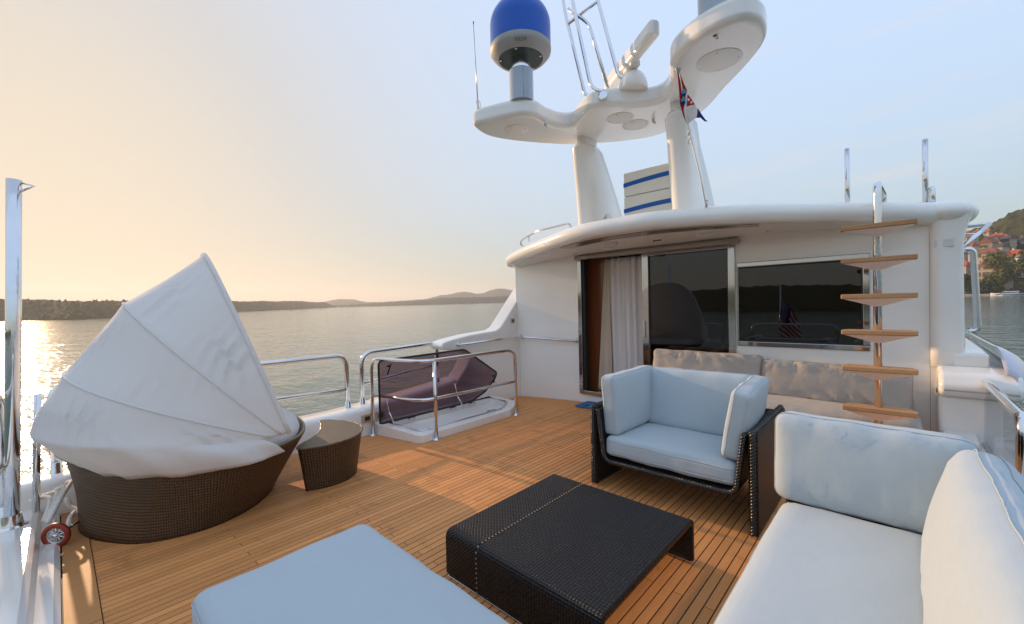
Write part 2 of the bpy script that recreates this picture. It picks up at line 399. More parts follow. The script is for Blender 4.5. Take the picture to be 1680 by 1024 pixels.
def prism_x(name, yz, x0, x1, m, parent=None, bevel=0, segs=3):
    n = len(yz)
    V = [(x0, p[0], p[1]) for p in yz] + [(x1, p[0], p[1]) for p in yz]
    Fc = [tuple(range(n))[::-1], tuple(range(n, 2*n))] + [(i, (i+1) % n, n+(i+1) % n, n+i) for i in range(n)]
    return mk(name, V, Fc, m, parent, bevel=bevel, segs=segs)
def cushion(name, size, loc, m, parent, r=0.045, puff=0.02, wr=0.004, seed=0, rot=(0, 0, 0), piping=True, wf=6.0, crease=0.0, taper=0.0):
    hx, hy, hz = [s/2 for s in size]; h = (hx, hy, hz); thin = min(range(3), key=lambda i: h[i])
    r = min(r, min(h)*0.95)
    def axis(hh):
        e = [-hh, -hh+r*0.35, -hh+r]; k = max(6, int(2*(hh-r)/0.035)); k = min(k, 44)
        mid = [(-hh+r)+(2*(hh-r))*i/k for i in range(1, k)]
        return e + mid + [hh-r, hh-r*0.35, hh]
    A = [axis(x) for x in h]; idx = {}; V = []; Fc = []
    def vid(i, j, k):
        key = (i, j, k)
        if key not in idx:
            idx[key] = len(V); V.append(Vector((A[0][i], A[1][j], A[2][k])))
        return idx[key]
    n = [len(a)-1 for a in A]
    for ax in range(3):
        b, c = [(1, 2), (0, 2), (0, 1)][ax]
        for side in (0, n[ax]):
            for i in range(n[b]):
                for j in range(n[c]):
                    q = []
                    for di, dj in ((0, 0), (1, 0), (1, 1), (0, 1)):
                        t = [0, 0, 0]; t[ax] = side; t[b] = i+di; t[c] = j+dj; q.append(vid(*t))
                    Fc.append(tuple(q))
    oth = [i for i in range(3) if i != thin]
    rm = Matrix.Rotation(rot[2], 3, 'Z') @ Matrix.Rotation(rot[1], 3, 'Y') @ Matrix.Rotation(rot[0], 3, 'X')
    out = []
    for p in V:
        inn = Vector([max(-h[i]+r, min(h[i]-r, p[i])) for i in range(3)]); d = p-inn
        q = inn + d.normalized()*r if d.length > 1e-9 else p.copy()
        u, v = q[oth[0]]/h[oth[0]], q[oth[1]]/h[oth[1]]
        dome = (1-abs(u)**2.6)*(1-abs(v)**2.6)
        q[thin] += (1 if p[thin] > 0 else -1)*puff*max(0, dome)*min(1, abs(p[thin])/h[thin])
        sp = q*wf + Vector((seed*7.3, seed*3.1, seed*1.7))
        e = 0.35 + 0.65*max(abs(u), abs(v))**3
        f = noise.noise(sp) + 0.5*noise.noise(sp*2.3)
        q[thin] += wr*f*e*(1 if p[thin] > 0 else -1)
        for o_ in oth: q[o_] += wr*0.6*noise.noise(sp*1.4+Vector((5, o_, 2)))*(abs(q[o_])/h[o_])
        if crease:                       # gathered folds running in from the edges
            g = math.sin((u*2.0+0.9*v + 0.8*noise.noise(q*5+Vector((seed, 0, 0))))*9.0)
            q[thin] += crease*(g*abs(g))*max(0, abs(v)-0.1)**1.2*(1-abs(u)**8)*(1 if p[thin] > 0 else -1)
        if taper: q[thin] *= 1 - taper*(v*0.5+0.5)
        out.append(rm @ q + Vector(loc))
    o = mk(name, out, Fc, m, parent, True)
    if piping:
        rr = r*1.0; path = []
        a, b = oth; s = h[thin]-r*0.70
        corner = [(1, 1, 0), (-1, 1, 90), (-1, -1, 180), (1, -1, 270)]
        for sg in (1, -1):
            loop = []
            for sx, sy, a0 in corner:
                for k in range(7):
                    an = R(a0+90*k/6); t = Vector((0, 0, 0))
                    t[a] = sx*(h[a]-rr)+(rr*0.955)*math.cos(an); t[b] = sy*(h[b]-rr)+(rr*0.955)*math.sin(an)
                    t[thin] = sg*s
                    loop.append(t)
            fine = []
            for i in range(len(loop)):
                p0, p1 = loop[i], loop[(i+1) % len(loop)]; k = max(1, int((p1-p0).length/0.05))
                fine += [p0.lerp(p1, j/k) for j in range(k)]
            for i, t in enumerate(fine):
                sp = t*wf + Vector((seed*7.3, seed*3.1, seed*1.7))
                t[thin] += wr*(noise.noise(sp)+0.5*noise.noise(sp*2.3))*(1 if sg > 0 else -1)
                for o_ in oth: t[o_] += wr*0.6*noise.noise(sp*1.4+Vector((5, o_, 2)))*(abs(t[o_])/h[o_])
                if taper: t[thin] *= 1 - taper*(t[oth[1]]/h[oth[1]]*0.5+0.5)
                fine[i] = rm @ t + Vector(loc)
            path.append(fine)
        VV, FF = [], []
        for fine in path:
            v, f, _ = tube_data(fine, 0.0024, 6, True); bb = len(VV); VV += v; FF += [tuple(i+bb for i in q) for q in f]
        mk('piping', VV, FF, m, o, True)
    return o
def copy_tree(o, parent=None):
    c = o.copy(); COL.objects.link(c); c.parent = parent
    if parent: c.matrix_parent_inverse = o.matrix_parent_inverse.copy()
    for ch in [x for x in bpy.data.objects if x.parent == o]: copy_tree(ch, c)
    return c
def dz(x): return -0.015*(x+2)**2

# ------------------------------------------------------------------ sea frame (the boat lies a little off level)
HS = 5.5
nz_ = Vector((0.002, -0.012, 1)).normalized(); xs = Vector((0, 1, 0)).cross(nz_).normalized(); ys = nz_.cross(xs)
RS = Matrix(((xs.x, ys.x, nz_.x), (xs.y, ys.y, nz_.y), (xs.z, ys.z, nz_.z))).to_4x4()
SEA = Matrix.Translation((0, 0, HC)) @ RS @ Matrix.Translation((0, 0, -HS))
def sea_put(o):
    o.matrix_world = SEA @ o.matrix_basis; return o
def pol(az, d, z=0): return Vector((d*math.sin(R(az)), d*math.cos(R(az)), z))

def water_mat():
    m = bpy.data.materials.new('sea_water'); m.use_nodes = True
    nt = m.node_tree; b = nt.nodes['Principled BSDF']
    b.inputs['Base Color'].default_value = (0.095, 0.140, 0.115, 1); b.inputs['Roughness'].default_value = 0.08
    b.inputs['IOR'].default_value = 1.33; b.inputs['Specular IOR Level'].default_value = 0.5
    tc = nt.nodes.new('ShaderNodeTexCoord')
    def nn(scale, sx, sy, rot, det):
        mp = nt.nodes.new('ShaderNodeMapping'); mp.inputs['Scale'].default_value = (sx, sy, 1); mp.inputs['Rotation'].default_value = (0, 0, R(rot))
        nt.links.new(tc.outputs['Object'], mp.inputs[0])
        n = nt.nodes.new('ShaderNodeTexNoise'); n.inputs['Scale'].default_value = scale; n.inputs['Detail'].default_value = det
        n.inputs['Roughness'].default_value = 0.55
        nt.links.new(mp.outputs[0], n.inputs['Vector']); return n.outputs['Fac']
    h = math_node(nt, 'ADD', math_node(nt, 'MULTIPLY', nn(0.42, 0.55, 1.0, 38, 4), 1.0), math_node(nt, 'MULTIPLY', nn(1.9, 0.6, 1.0, 50, 3), 0.24))
    h = math_node(nt, 'ADD', h, math_node(nt, 'MULTIPLY', nn(0.05, 1, 1, 10, 2), 1.2))
    bp = nt.nodes.new('ShaderNodeBump'); bp.inputs['Strength'].default_value = 0.28; bp.inputs['Distance'].default_value = 0.9
    nt.links.new(h, bp.inputs['Height']); nt.links.new(bp.outputs[0], b.inputs['Normal'])
    return m
WATER = water_mat()
rings = [0, 6, 14, 30, 60, 120, 250, 500, 1000, 2000, 4500]; nseg = 96
V = [(0, 0, 0)]; Fc = []
for r_ in rings[1:]:
    for k in range(nseg): V.append((r_*math.cos(2*math.pi*k/nseg), r_*math.sin(2*math.pi*k/nseg), 0))
for k in range(nseg): Fc.append((0, 1+k, 1+(k+1) % nseg))
for i in range(len(rings)-2):
    for k in range(nseg):
        a = 1+i*nseg; Fc.append((a+k, a+nseg+k, a+nseg+(k+1) % nseg, a+(k+1) % nseg))
sea = mk('sea', V, Fc, WATER, None, True); sea_put(sea); tag(sea, kind='structure')

def scrub_mat(name, a, b_, scale):
    m = bpy.data.materials.new(name); m.use_nodes = True
    nt = m.node_tree; b = nt.nodes['Principled BSDF']; tc = nt.nodes.new('ShaderNodeTexCoord')
    n = nt.nodes.new('ShaderNodeTexNoise'); n.inputs['Scale'].default_value = scale; n.inputs['Detail'].default_value = 7; n.inputs['Roughness'].default_value = 0.7
    nt.links.new(tc.outputs['Object'], n.inputs['Vector'])
    rp = nt.nodes.new('ShaderNodeValToRGB'); rp.color_ramp.elements[0].position = 0.35; rp.color_ramp.elements[1].position = 0.68
    rp.color_ramp.elements[0].color = (*a, 1); rp.color_ramp.elements[1].color = (*b_, 1)
    nt.links.new(n.outputs['Fac'], rp.inputs[0]); nt.links.new(rp.outputs[0], b.inputs['Base Color'])
    b.inputs['Roughness'].default_value = 0.95; b.inputs['Specular IOR Level'].default_value = 0.1
    return m
SCRUB = scrub_mat('scrub', (0.030, 0.034, 0.014), (0.085, 0.075, 0.034), 0.16)
SCRUBF = scrub_mat('scrub_far', (0.040, 0.048, 0.024), (0.085, 0.078, 0.045), 0.02)
TOWNH = scrub_mat('town_hillside', (0.030, 0.038, 0.010), (0.095, 0.080, 0.030), 0.12)

def lerp_tab(tab, x):
    for (x0, *a), (x1, *b) in zip(tab, tab[1:]):
        if x0 <= x <= x1:
            t = (x-x0)/(x1-x0); t = t*t*(3-2*t); return [p+(q-p)*t for p, q in zip(a, b)]
    return list(tab[-1][1:]) if x > tab[-1][0] else list(tab[0][1:])
def hill(name, tab, depth, m, na, nd, canopy, cs, label_seed=0, rough=0.08, shore=0.12):
    """tab rows: azimuth, shore distance, crest height"""
    a0, a1 = tab[0][0], tab[-1][0]; V = []; Fc = []
    for i in range(na+1):
        az = a0+(a1-a0)*i/na; d, h = lerp_tab(tab, az)
        for j in range(nd+1):
            t = j/nd
            prof = min(1, t/0.55); prof = prof*prof*(3-2*prof)*(1-shore)+shore*min(1, t*14)
            if t > 0.75: prof *= 1-0.6*(t-0.75)/0.25
            dd = d + depth*t + 6*noise.noise((az*0.9, label_seed, t))
            p = pol(az, dd); z = h*prof
            z += h*rough*noise.noise(Vector((p.x, p.y, 0))*0.012+Vector((label_seed*9, 0, 0)))*min(1, t*6)
            q = Vector((p.x, p.y, 0))/cs
            z += canopy*max(0, noise.noise(q)+0.45*noise.noise(q*2.1)+0.25)*min(1, t*18)
            if j == 0: z = -1.5
            V.append((p.x, p.y, z))
    w = nd+1
    for i in range(na):
        for j in range(nd): Fc.append((i*w+j, (i+1)*w+j, (i+1)*w+j+1, i*w+j+1))
    o = mk(name, V, Fc, m, None, True); sea_put(o); return tag(o, kind='structure')
hill('hill', [(-104, 640, 25), (-93, 640, 22), (-88.9, 530, 16.5), (-85.5, 590, 17), (-80, 760, 18), (-75, 980, 19), (-70, 1300, 21), (-66.8, 1650, 19), (-65.2, 1800, 2)], 230, SCRUB, 700, 60, 4.2, 5.0, 1)
hill('hill', [(-72, 1900, 6), (-65, 1800, 6), (-60, 1750, 11), (-55, 1700, 18), (-51, 1650, 24), (-47, 1650, 22), (-43, 1700, 26), (-36, 1700, 34)], 320, SCRUBF, 260, 26, 6.0, 14.0, 2)
hill('hill', [(-72, 2700, 10), (-67, 2700, 34), (-65, 2700, 50), (-63.5, 2700, 46), (-61.5, 2700, 24), (-58, 2700, 16), (-54.8, 2700, 34), (-51.5, 2700, 62), (-49.2, 2700, 82), (-47.2, 2700, 64), (-44.2, 2700, 98), (-42.5, 2700, 84), (-40, 2700, 120), (-34, 2700, 130)], 700, SCRUBF, 260, 18, 5, 30, 3, 0.05)
hill('hill', [(-70, 3900, 20), (-63, 3900, 22), (-58, 3900, 36), (-54, 3900, 40), (-48, 3900, 60), (-38, 3900, 60)], 400, SCRUBF, 90, 10, 4, 40, 4, 0.05)
# shore astern of the yacht, seen only in the dark panes
hill('hill', [(118, 520, 22), (140, 460, 30), (165, 420, 24), (180, 400, 21), (192, 420, 24), (205, 470, 20), (225, 520, 25), (254, 620, 25)], 160, SCRUB, 200, 18, 4.5, 9.0, 5)
hill('hill', [(-3, 418, 30), (1, 416, 44), (3.5, 414, 50), (5.5, 414, 60), (8, 414, 73), (11, 414, 86), (16, 414, 92)], 330, TOWNH, 170, 90, 3.6, 6.0, 6, 0.03, 0.02)

# ------------------------------------------------------------------ deck
hull = prism('hull', catmull([(-5.22, -0.6), (-5.25, 3), (-5.2, 8), (-4.4, 14), (-2.25, 19), (-0.1, 14), (0.7, 8), (0.75, 3), (0.72, -0.6), (-2.25, -0.75)], 6), -4.9, -0.22, WHITE, None, 0.05)
tag(hull, kind='structure')
deck = empty('deck', (-2.25, 2.6, 0), kind='structure')
nx = 40; V = []; Fc = []
for i in range(nx+1):
    x = -4.80+5.12*i/nx
    for y in (-0.05, 5.40): V.append((x, y, dz(x)-0.0035))
for i in range(nx): Fc.append((2*i, 2*i+1, 2*i+3, 2*i+2))
mk('caulking', V, Fc, CAULK, deck)
PW, GAP = 0.0493, 0.0060
y_end = 5.262; segs = []
row = 0; x = -4.742
i0 = round(x/PW); x = i0*PW
while x < 0.30:
    i = round(x/PW); ph = 0.735 + 0.655*((i+64) % 3)
    cuts = [0.1125] + [c for c in (ph + 1.965*k for k in range(-1, 4)) if 0.18 < c < y_end-0.06] + [y_end]
    for a, b in zip(cuts, cuts[1:]): segs.append((x, a, b))
    x += PW
def hidden(s):
    x, a, b = s
    return (x < -3.86 and a > 2.62 and b < 4.5) or (x < -4.78)
segs = [s for s in segs if not hidden(s)]
segs.sort(key=lambda s: ((s[0]+0.3)**2 + ((s[1]+s[2])/2)**2) + (6 if (s[0] > -0.45) else 0))
pv = [(sx*0.5, sy*0.5, z) for sx in (-1, 1) for sy in (-1, 1) for z in (-1, 0)]
pme = bpy.data.meshes.new('plank'); pme.from_pydata(pv, [], BF); pme.update(); pme.materials.append(TEAK)
bm = bmesh.new(); bm.from_mesh(pme); bmesh.ops.recalc_face_normals(bm, faces=bm.faces); bm.to_mesh(pme); bm.free()
for x, a, b in segs[:300]:
    o = bpy.data.objects.new('plank', pme); COL.objects.link(o); xc = x+PW/2
    o.location = (xc, (a+b)/2, dz(xc)); o.scale = (PW-GAP, b-a-0.004, 0.02)
    o.rotation_euler = (0, math.atan(0.03*(xc+2)), 0); put(o, deck)
V, Fc = [], []
for x, a, b in segs[300:]:
    xc = x+PW/2; bb = len(V)
    for vx, vy, vz in pv: V.append((xc+vx*(PW-GAP), (a+b)/2+vy*(b-a-0.004), dz(xc+vx*PW)+vz*0.02))
    Fc += [tuple(i+bb for i in f) for f in BF]
if V: tag(mk('planks', V, Fc, TEAK, deck), kind='stuff')
# margin boards across the stern
for k, (xa, xb) in enumerate([(-4.74, -2.75), (-2.742, -0.9), (-0.892, 0.29)]):
    V = []; Fc = []; n = 12
    for i in range(n+1):
        x = xa+(xb-xa)*i/n
        for y, z in ((-0.012, 0.006), (0.110, 0.006), (0.110, -0.02), (-0.012, -0.02)): V.append((x, y, dz(x)+z))
    for i in range(n):
        for j in range(4): Fc.append((4*i+j, 4*i+(j+1) % 4, 4*i+4+(j+1) % 4, 4*i+4+j))
    Fc += [(0, 1, 2, 3), (4*n, 4*n+1, 4*n+2, 4*n+3)]
    mk('margin_board', V, Fc, TEAKB, deck)
# margin board round the hatch and along the cabin
for pts in ([(-4.7, 2.50), (-3.70, 2.50), (-3.70, 4.12), (-3.9, 4.46)],):
    pass

# stern coaming (port-hand corner of the picture)
co = empty('stern_coaming', (-2.25, -0.3, 0), 'white moulded stern coaming running beside the teak margin board', 'coaming')
V = []; Fc = []; n = 30
prof = [(-0.02, -0.22), (-0.02, 0.012), (-0.045, 0.030), (-0.085, 0.034), (-0.105, 0.040), (-0.125, 0.085), (-0.15, 0.100), (-0.55, 0.095), (-0.60, 0.06), (-0.62, -0.3)]
for i in range(n+1):
    x = -4.95+5.5*i/n
    for y, z in prof: V.append((x, y, dz(x)+z))
k = len(prof)
for i in range(n):
    for j in range(k-1): Fc.append((i*k+j, i*k+j+1, (i+1)*k+j+1, (i+1)*k+j))
mo = mk('moulding', V, Fc, WHITE, co, True); es = mo.modifiers.new('e', 'EDGE_SPLIT'); es.split_angle = R(24)

# port bulwark with the fairing that sweeps up to the roof
pb = empty('port_bulwark', (-4.95, 2.4, -0.2), 'white port bulwark with swept fairing rising to the cabin roof', 'bulwark')
V = []; Fc = []; n = 40
def btop(y): return 0.165 + 0.035*min(1, max(0, y)/2) + 0.13*max(0, (y-2.2)/1.6)**1.2 if y < 3.9 else 0.36
for i in range(n+1):
    y = -0.62 + 5.95*i/n; t = btop(y)
    for x, z in ((-4.735, -0.3), (-4.745, t-0.05), (-4.765, t-0.012), (-4.80, t), (-5.12, t-0.01), (-5.18, t-0.05), (-5.2, -0.4)): V.append((x, y, z))
for i in range(n):
    for j in range(6): Fc.append((i*7+j, i*7+j+1, (i+1)*7+j+1, (i+1)*7+j))
mk('bulwark_moulding', V, Fc, WHITE, pb, True)
fy = [(3.66, 0.86), (3.69, 0.815), (3.80, 0.79), (4.05, 0.775), (4.22, 0.70), (4.10, 0.50), (3.98, 0.38), (3.86, 0.25), (5.6, 0.1), (5.6, 1.78), (5.50, 1.72), (5.22, 1.43), (4.98, 1.18), (4.86, 1.06), (4.74, 1.022), (4.2, 0.99), (3.85, 0.945), (3.70, 0.915)]
prism_x('fairing', fy, -5.02, -4.738, WHITE, pb, 0.045, 4)

# starboard bulwark
sb = empty('starboard_bulwark', (0.5, 3, -0.2), 'white starboard bulwark with rounded nose beside the ladder', 'bulwark')
V = []; Fc = []
for i in range(n+1):
    y = -0.62 + 5.95*i/n; t = 0.16
    for x, z in ((0.265, -0.3), (0.27, t-0.05), (0.285, t-0.012), (0.32, t), (0.62, t-0.01), (0.68, t-0.05), (0.7, -0.4)): V.append((x, y, z))
for i in range(n):
    for j in range(6): Fc.append((i*7+j, i*7+j+1, (i+1)*7+j+1, (i+1)*7+j))
mk('bulwark_moulding', V, Fc, WHITE, sb, True)
box('step_panel', (0.235, 5.02, -0.2), (0.60, 5.9, 0.585), WHITE, sb, 0.03)
prism_x('lower_step', [(4.86, -0.2), (4.86, 0.27), (5.0, 0.30), (5.3, 0.30), (5.3, -0.2)], 0.245, 0.46, WHITE, sb, 0.03)
prism_x('nose', [(4.93, 0.68), (4.95, 0.61), (5.02, 0.58), (6.0, 0.58), (9.5, 0.62), (9.5, 0.86), (6.2, 0.84), (5.5, 0.83), (5.12, 0.81), (4.99, 0.78)], 0.235, 0.70, WHITE, sb, 0.07, 5)
prism_x('upper_step', [(5.22, 0.80), (5.22, 0.93), (5.5, 0.95), (9, 0.98), (9, 0.8)], 0.24, 0.55, WHITE, sb, 0.03)
V = []; Fc = []; na = 10; ny = 16
for i in range(ny+1):
    y = 4.97+4.0*(i/ny)**1.5; s = min(1, 0.35+(i/ny)*3.0)
    for j in range(na+1):
        a = R(-35+125*j/na); V.append((0.60+0.20*math.cos(a)*s, y, 0.70+(0.27*math.sin(a))*s))
for i in range(ny):
    for j in range(na): Fc.append((i*(na+1)+j, i*(na+1)+j+1, (i+1)*(na+1)+j+1, (i+1)*(na+1)+j))
mk('wind_deflector', V, Fc, LAVEN, sb, True, solid=0.006)

# ------------------------------------------------------------------ cabin
YW = 5.27
cab = empty('cabin', (-2.25, 7, -0.2), 'white yacht cabin with sliding glass door under a curved roof overhang', 'cabin')
DX0, DX1, DZ0, DZ1 = -3.46, -1.42, 0.13, 2.075
WX0, WX1, WZ0, WZ1 = -1.36, -0.205, 0.905, 1.845
WT = 2.16
boxes('aft_wall', [((-4.76, YW, -0.3), (DX0, YW+0.10, WT)), ((DX0, YW, -0.3), (DX1, YW+0.10, DZ0)), ((DX0, YW, DZ1), (DX1, YW+0.10, WT)),
      ((DX1, YW, -0.3), (WX0, YW+0.10, WT)), ((WX0, YW, -0.3), (WX1, YW+0.10, WZ0)), ((WX0, YW, WZ1), (WX1, YW+0.10, WT)), ((WX1, YW, -0.3), (0.235, YW+0.10, WT))], WHITE, cab)
boxes('side_wall', [((-4.76, YW+0.10, -0.3), (-4.66, 11, WT)), ((0.135, YW+0.10, -0.3), (0.235, 11, WT)), ((-4.76, 11, -0.3), (0.235, 11.1, WT))], WHITE, cab)
boxes('saloon_lining', [((-4.65, YW+0.101, 0.02), (0.13, 11, 0.10)), ((-4.65, 9.2, 0.1), (0.13, 9.25, 2.1)), ((-4.65, YW+0.101, 2.10), (0.13, 11, 2.14))], DARKIN, cab)
box('saloon_panel', (-3.62, YW+0.16, 0.1), (-3.56, 8.4, 2.1), WOODIN, cab)
box('saloon_bulkhead', (-3.54, 5.50, 0.1), (-2.95, 5.54, 2.1), WOODIN, cab, 0.006)
box('panel_joint', (-4.700, YW-0.0015, -0.1), (-4.696, YW+0.01, 0.86), RINGG, cab)
box('panel_joint', (0.196, YW-0.0015, 0.0), (0.2, YW+0.01, 2.04), RINGG, cab)
# corner post at the starboard end
pr = catmull([(0.205, 5.235), (0.36, 5.225), (0.41, 5.27), (0.42, 5.45), (0.40, 5.62), (0.21, 5.64)], 5)
N = len(pr); V = []; Fc = []
lev = [(0.80, 1.0, 0), (1.0, 1.0, 0), (1.6, 0.97, 0), (1.90, 0.98, 0), (1.98, 1.05, 0.02), (2.05, 1.12, 0.02), (2.12, 1.25, 0.02)]
for z, s, o_ in lev:
    for p in pr: V.append((0.21+(p.x-0.21)*s, 5.43+(p.y-5.43)*(1+(s-1)*0.4), z))
for i in range(len(lev)-1):
    for kx in range(N): Fc.append((i*N+kx, i*N+(kx+1) % N, (i+1)*N+(kx+1) % N, (i+1)*N+kx))
Fc.append(tuple(range(N)))
mk('corner_post', V, Fc, WHITE, cab, True)
boxes('side_lamp', [((0.225, 5.205, 1.84), (0.345, 5.232, 1.915))], LAMP, cab, 0.008)
# roof
rim = [(-4.95, 5.55, 2.165), (-4.86, 5.28, 2.17), (-4.55, 5.02, 2.185), (-3.65, 4.50, 2.205), (-2.72, 4.11, 2.235), (-2.1, 4.06, 2.24), (-1.7, 4.09, 2.235), (-1.1, 4.30, 2.215), (-0.7, 4.54, 2.195), (-0.14, 4.92, 2.165), (0.12, 5.14, 2.15), (0.26, 5.36, 2.14), (0.31, 5.62, 2.14)]
rp = catmull(rim, 6, False)
rad = [0.088]*len(rp)
for i in range(len(rp)):
    d = min(i, len(rp)-1-i)
    if i > len(rp)-14: rad[i] = 0.088+0.030*min(1, (i-(len(rp)-14))/8)
tail = [Vector((0.33, 6.4, 2.15)), Vector((0.33, 10.9, 2.15))]
rp2 = [Vector((-4.98, 10.9, 2.17)), Vector((-4.97, 6.2, 2.165))] + rp + tail
V, Fc, UV = tube_data(rp2, [0.088, 0.088]+rad+[0.11, 0.11], 20)
mk('roof_rim', V, Fc, WHITE, cab, True)
V = []; Fc = []; n1, n2 = 24, 14
for i in range(n2+1):
    a = -math.pi/2+math.pi*i/n2
    for k in range(n1):
        b = 2*math.pi*k/n1; V.append((0.320+0.190*math.cos(a)*math.cos(b)+0.03*math.cos(a)*math.sin(b), 5.42+0.30*math.cos(a)*math.sin(b), 2.145+0.118*math.sin(a)))
for i in range(n2):
    for k in range(n1): Fc.append((i*n1+k, i*n1+(k+1) % n1, (i+1)*n1+(k+1) % n1, (i+1)*n1+k))
mk('rim_end', V, Fc, WHITE, cab, True)
mk('rim_end', [(-4.86+(x-0.320)*0.62, 5.36+(y-5.42)*0.5, 2.135+(z-2.145)*0.62) for x, y, z in V], Fc, WHITE, cab, True)
# roof skin and soffit
V = []; Fc = []
for p in rp: V += [(p.x, p.y, p.z+0.080), (p.x, max(p.y, 10.9), p.z+0.11)]
for i in range(len(rp)-1): Fc.append((2*i, 2*i+1, 2*i+3, 2*i+2))
mk('roof_skin', V, Fc, WHITE, cab, True)
V = []; Fc = []; ns = 6
def wtop(x): return 2.06+0.085*(1-((x+2.25)/2.5)**4)
for p in rp[3:-6]:
    q = Vector((max(-4.75, min(0.23, p.x*0.9+(-2.25)*0.1)), YW-0.002, wtop(p.x)))
    for k in range(ns+1):
        t = k/ns; a = p+Vector((0, 0.02, -0.085)); b = a.lerp(q, t)
        b.z += -0.012*math.sin(math.pi*t) + (0.02*math.sin(math.pi*min(1, t*2)) if t < 0.5 else 0)
        V.append(b)
m_ = len(rp[3:-6])
for i in range(m_-1):
    for k in range(ns): Fc.append((i*(ns+1)+k, i*(ns+1)+k+1, (i+1)*(ns+1)+k+1, (i+1)*(ns+1)+k))
mk('soffit', V, Fc, WHITE2, cab, True)
V = []; Fc = []
sp_ = [p for p in rp if -3.2 < p.x < -0.95]
for p in sp_:
    for t in (0.06, 0.24):
        a = p+Vector((0, 0.02, -0.085)); q = Vector((p.x*0.9-0.225, YW-0.002, wtop(p.x))); b = a.lerp(q, t)
        V.append((b.x, b.y, b.z-0.006)); V.append((b.x, b.y, b.z+0.02))
for i in range(len(sp_)-1):
    a = 4*i; Fc += [(a, a+2, a+6, a+4), (a, a+4, a+5, a+1), (a+2, a+3, a+7, a+6)]
mk('soffit_strip', V, Fc, SILVER, cab)
for lx, ly in ((-2.57, 4.55), (-1.50, 4.66)):
    o = lathe('soffit_lamp', [(0.001, -0.035), (0.04, -0.033), (0.062, -0.018), (0.066, 0.0), (0.066, 0.045)], (0, 0, 0), LAMP, cab, 24)
    o.matrix_parent_inverse = Matrix.Identity(4); o.location = (lx+2.25, ly-7, wtop(lx)+0.2-0.022); o.scale = (1.5, 0.75, 1); o.rotation_euler = (0, 0, R(10))
for lx, ly in ((-3.35, 4.95), (-2.05, 4.72), (-0.95, 4.95)):
    boxes('soffit_vent', [((lx-0.05+0.035*k, ly, wtop(lx)-0.02), (lx-0.028+0.035*k, ly+0.02, wtop(lx)+0.03)) for k in range(3)], SOCKD, cab)
# sliding door
door = empty('sliding_door', (-2.45, YW, 0.13)); put(door, cab)
boxes('door_frame', [((DX0-0.045, YW-0.03, DZ0-0.04), (DX0+0.02, YW+0.07, DZ1)), ((DX1-0.03, YW-0.03, DZ0-0.04), (DX1+0.045, YW+0.07, DZ1)),
      ((DX0+0.021, YW-0.028, DZ0-0.045), (DX1-0.031, YW+0.07, DZ0+0.015))], STEELW, door, 0.008)
boxes('door_track', [((DX0-0.06, YW-0.085, DZ1-0.012), (DX1+0.10, YW+0.02, DZ1+0.045))], SILVER, door, 0.012)
boxes('sliding_frame', [((-2.515, YW+0.01, DZ0+0.016), (-2.425, YW+0.06, DZ1-0.013)), ((-2.424, YW+0.012, DZ1-0.05), (DX1-0.032, YW+0.058, DZ1-0.013))], STEELW, door, 0.006)
box('door_jamb_seal', (DX0+0.022, YW+0.0, DZ0+0.02), (DX0+0.06, YW+0.08, DZ1-0.02), BLACK, door)
box('glass', (-2.424, YW+0.028, DZ0+0.016), (DX1-0.032, YW+0.04, DZ1-0.051), GLASSD, door)
# window
win = empty('window', (-0.8, YW, 0.9)); put(win, cab)
fwd = 0.055
boxes('window_frame', [((WX0, YW-0.018, WZ1-fwd), (WX1, YW+0.06, WZ1)), ((WX0, YW-0.018, WZ0), (WX1, YW+0.06, WZ0+fwd)),
      ((WX1-fwd, YW-0.0165, WZ0+fwd), (WX1, YW+0.06, WZ1-fwd)), ((WX0, YW-0.0165, WZ0+fwd), (WX0+0.018, YW+0.06, WZ1-fwd))], STEELW, win, 0.01)
box('pane', (WX0+0.018, YW+0.012, WZ0+fwd), (WX1-fwd, YW+0.024, WZ1-fwd), GLASSD, win)
gz = 0.012
boxes('gasket', [((WX0+0.019, YW+0.004, WZ1-fwd-gz), (WX1-fwd, YW+0.0115, WZ1-fwd-0.0005)), ((WX0+0.019, YW+0.004, WZ0+fwd+0.0005), (WX1-fwd, YW+0.0115, WZ0+fwd+gz)),
      ((WX1-fwd-gz, YW+0.004, WZ0+fwd+gz), (WX1-fwd-0.0005, YW+0.0115, WZ1-fwd-gz))], BLACK, win)
for gx in (-2.4235, DX1-0.048): box('gasket', (gx, YW+0.018, DZ0+0.03), (gx+0.0155, YW+0.0275, DZ1-0.055), BLACK, door)
box('door_handle', (-2.50, YW-0.012, 0.95), (-2.472, YW+0.012, 1.18), STEELD, door, 0.006)
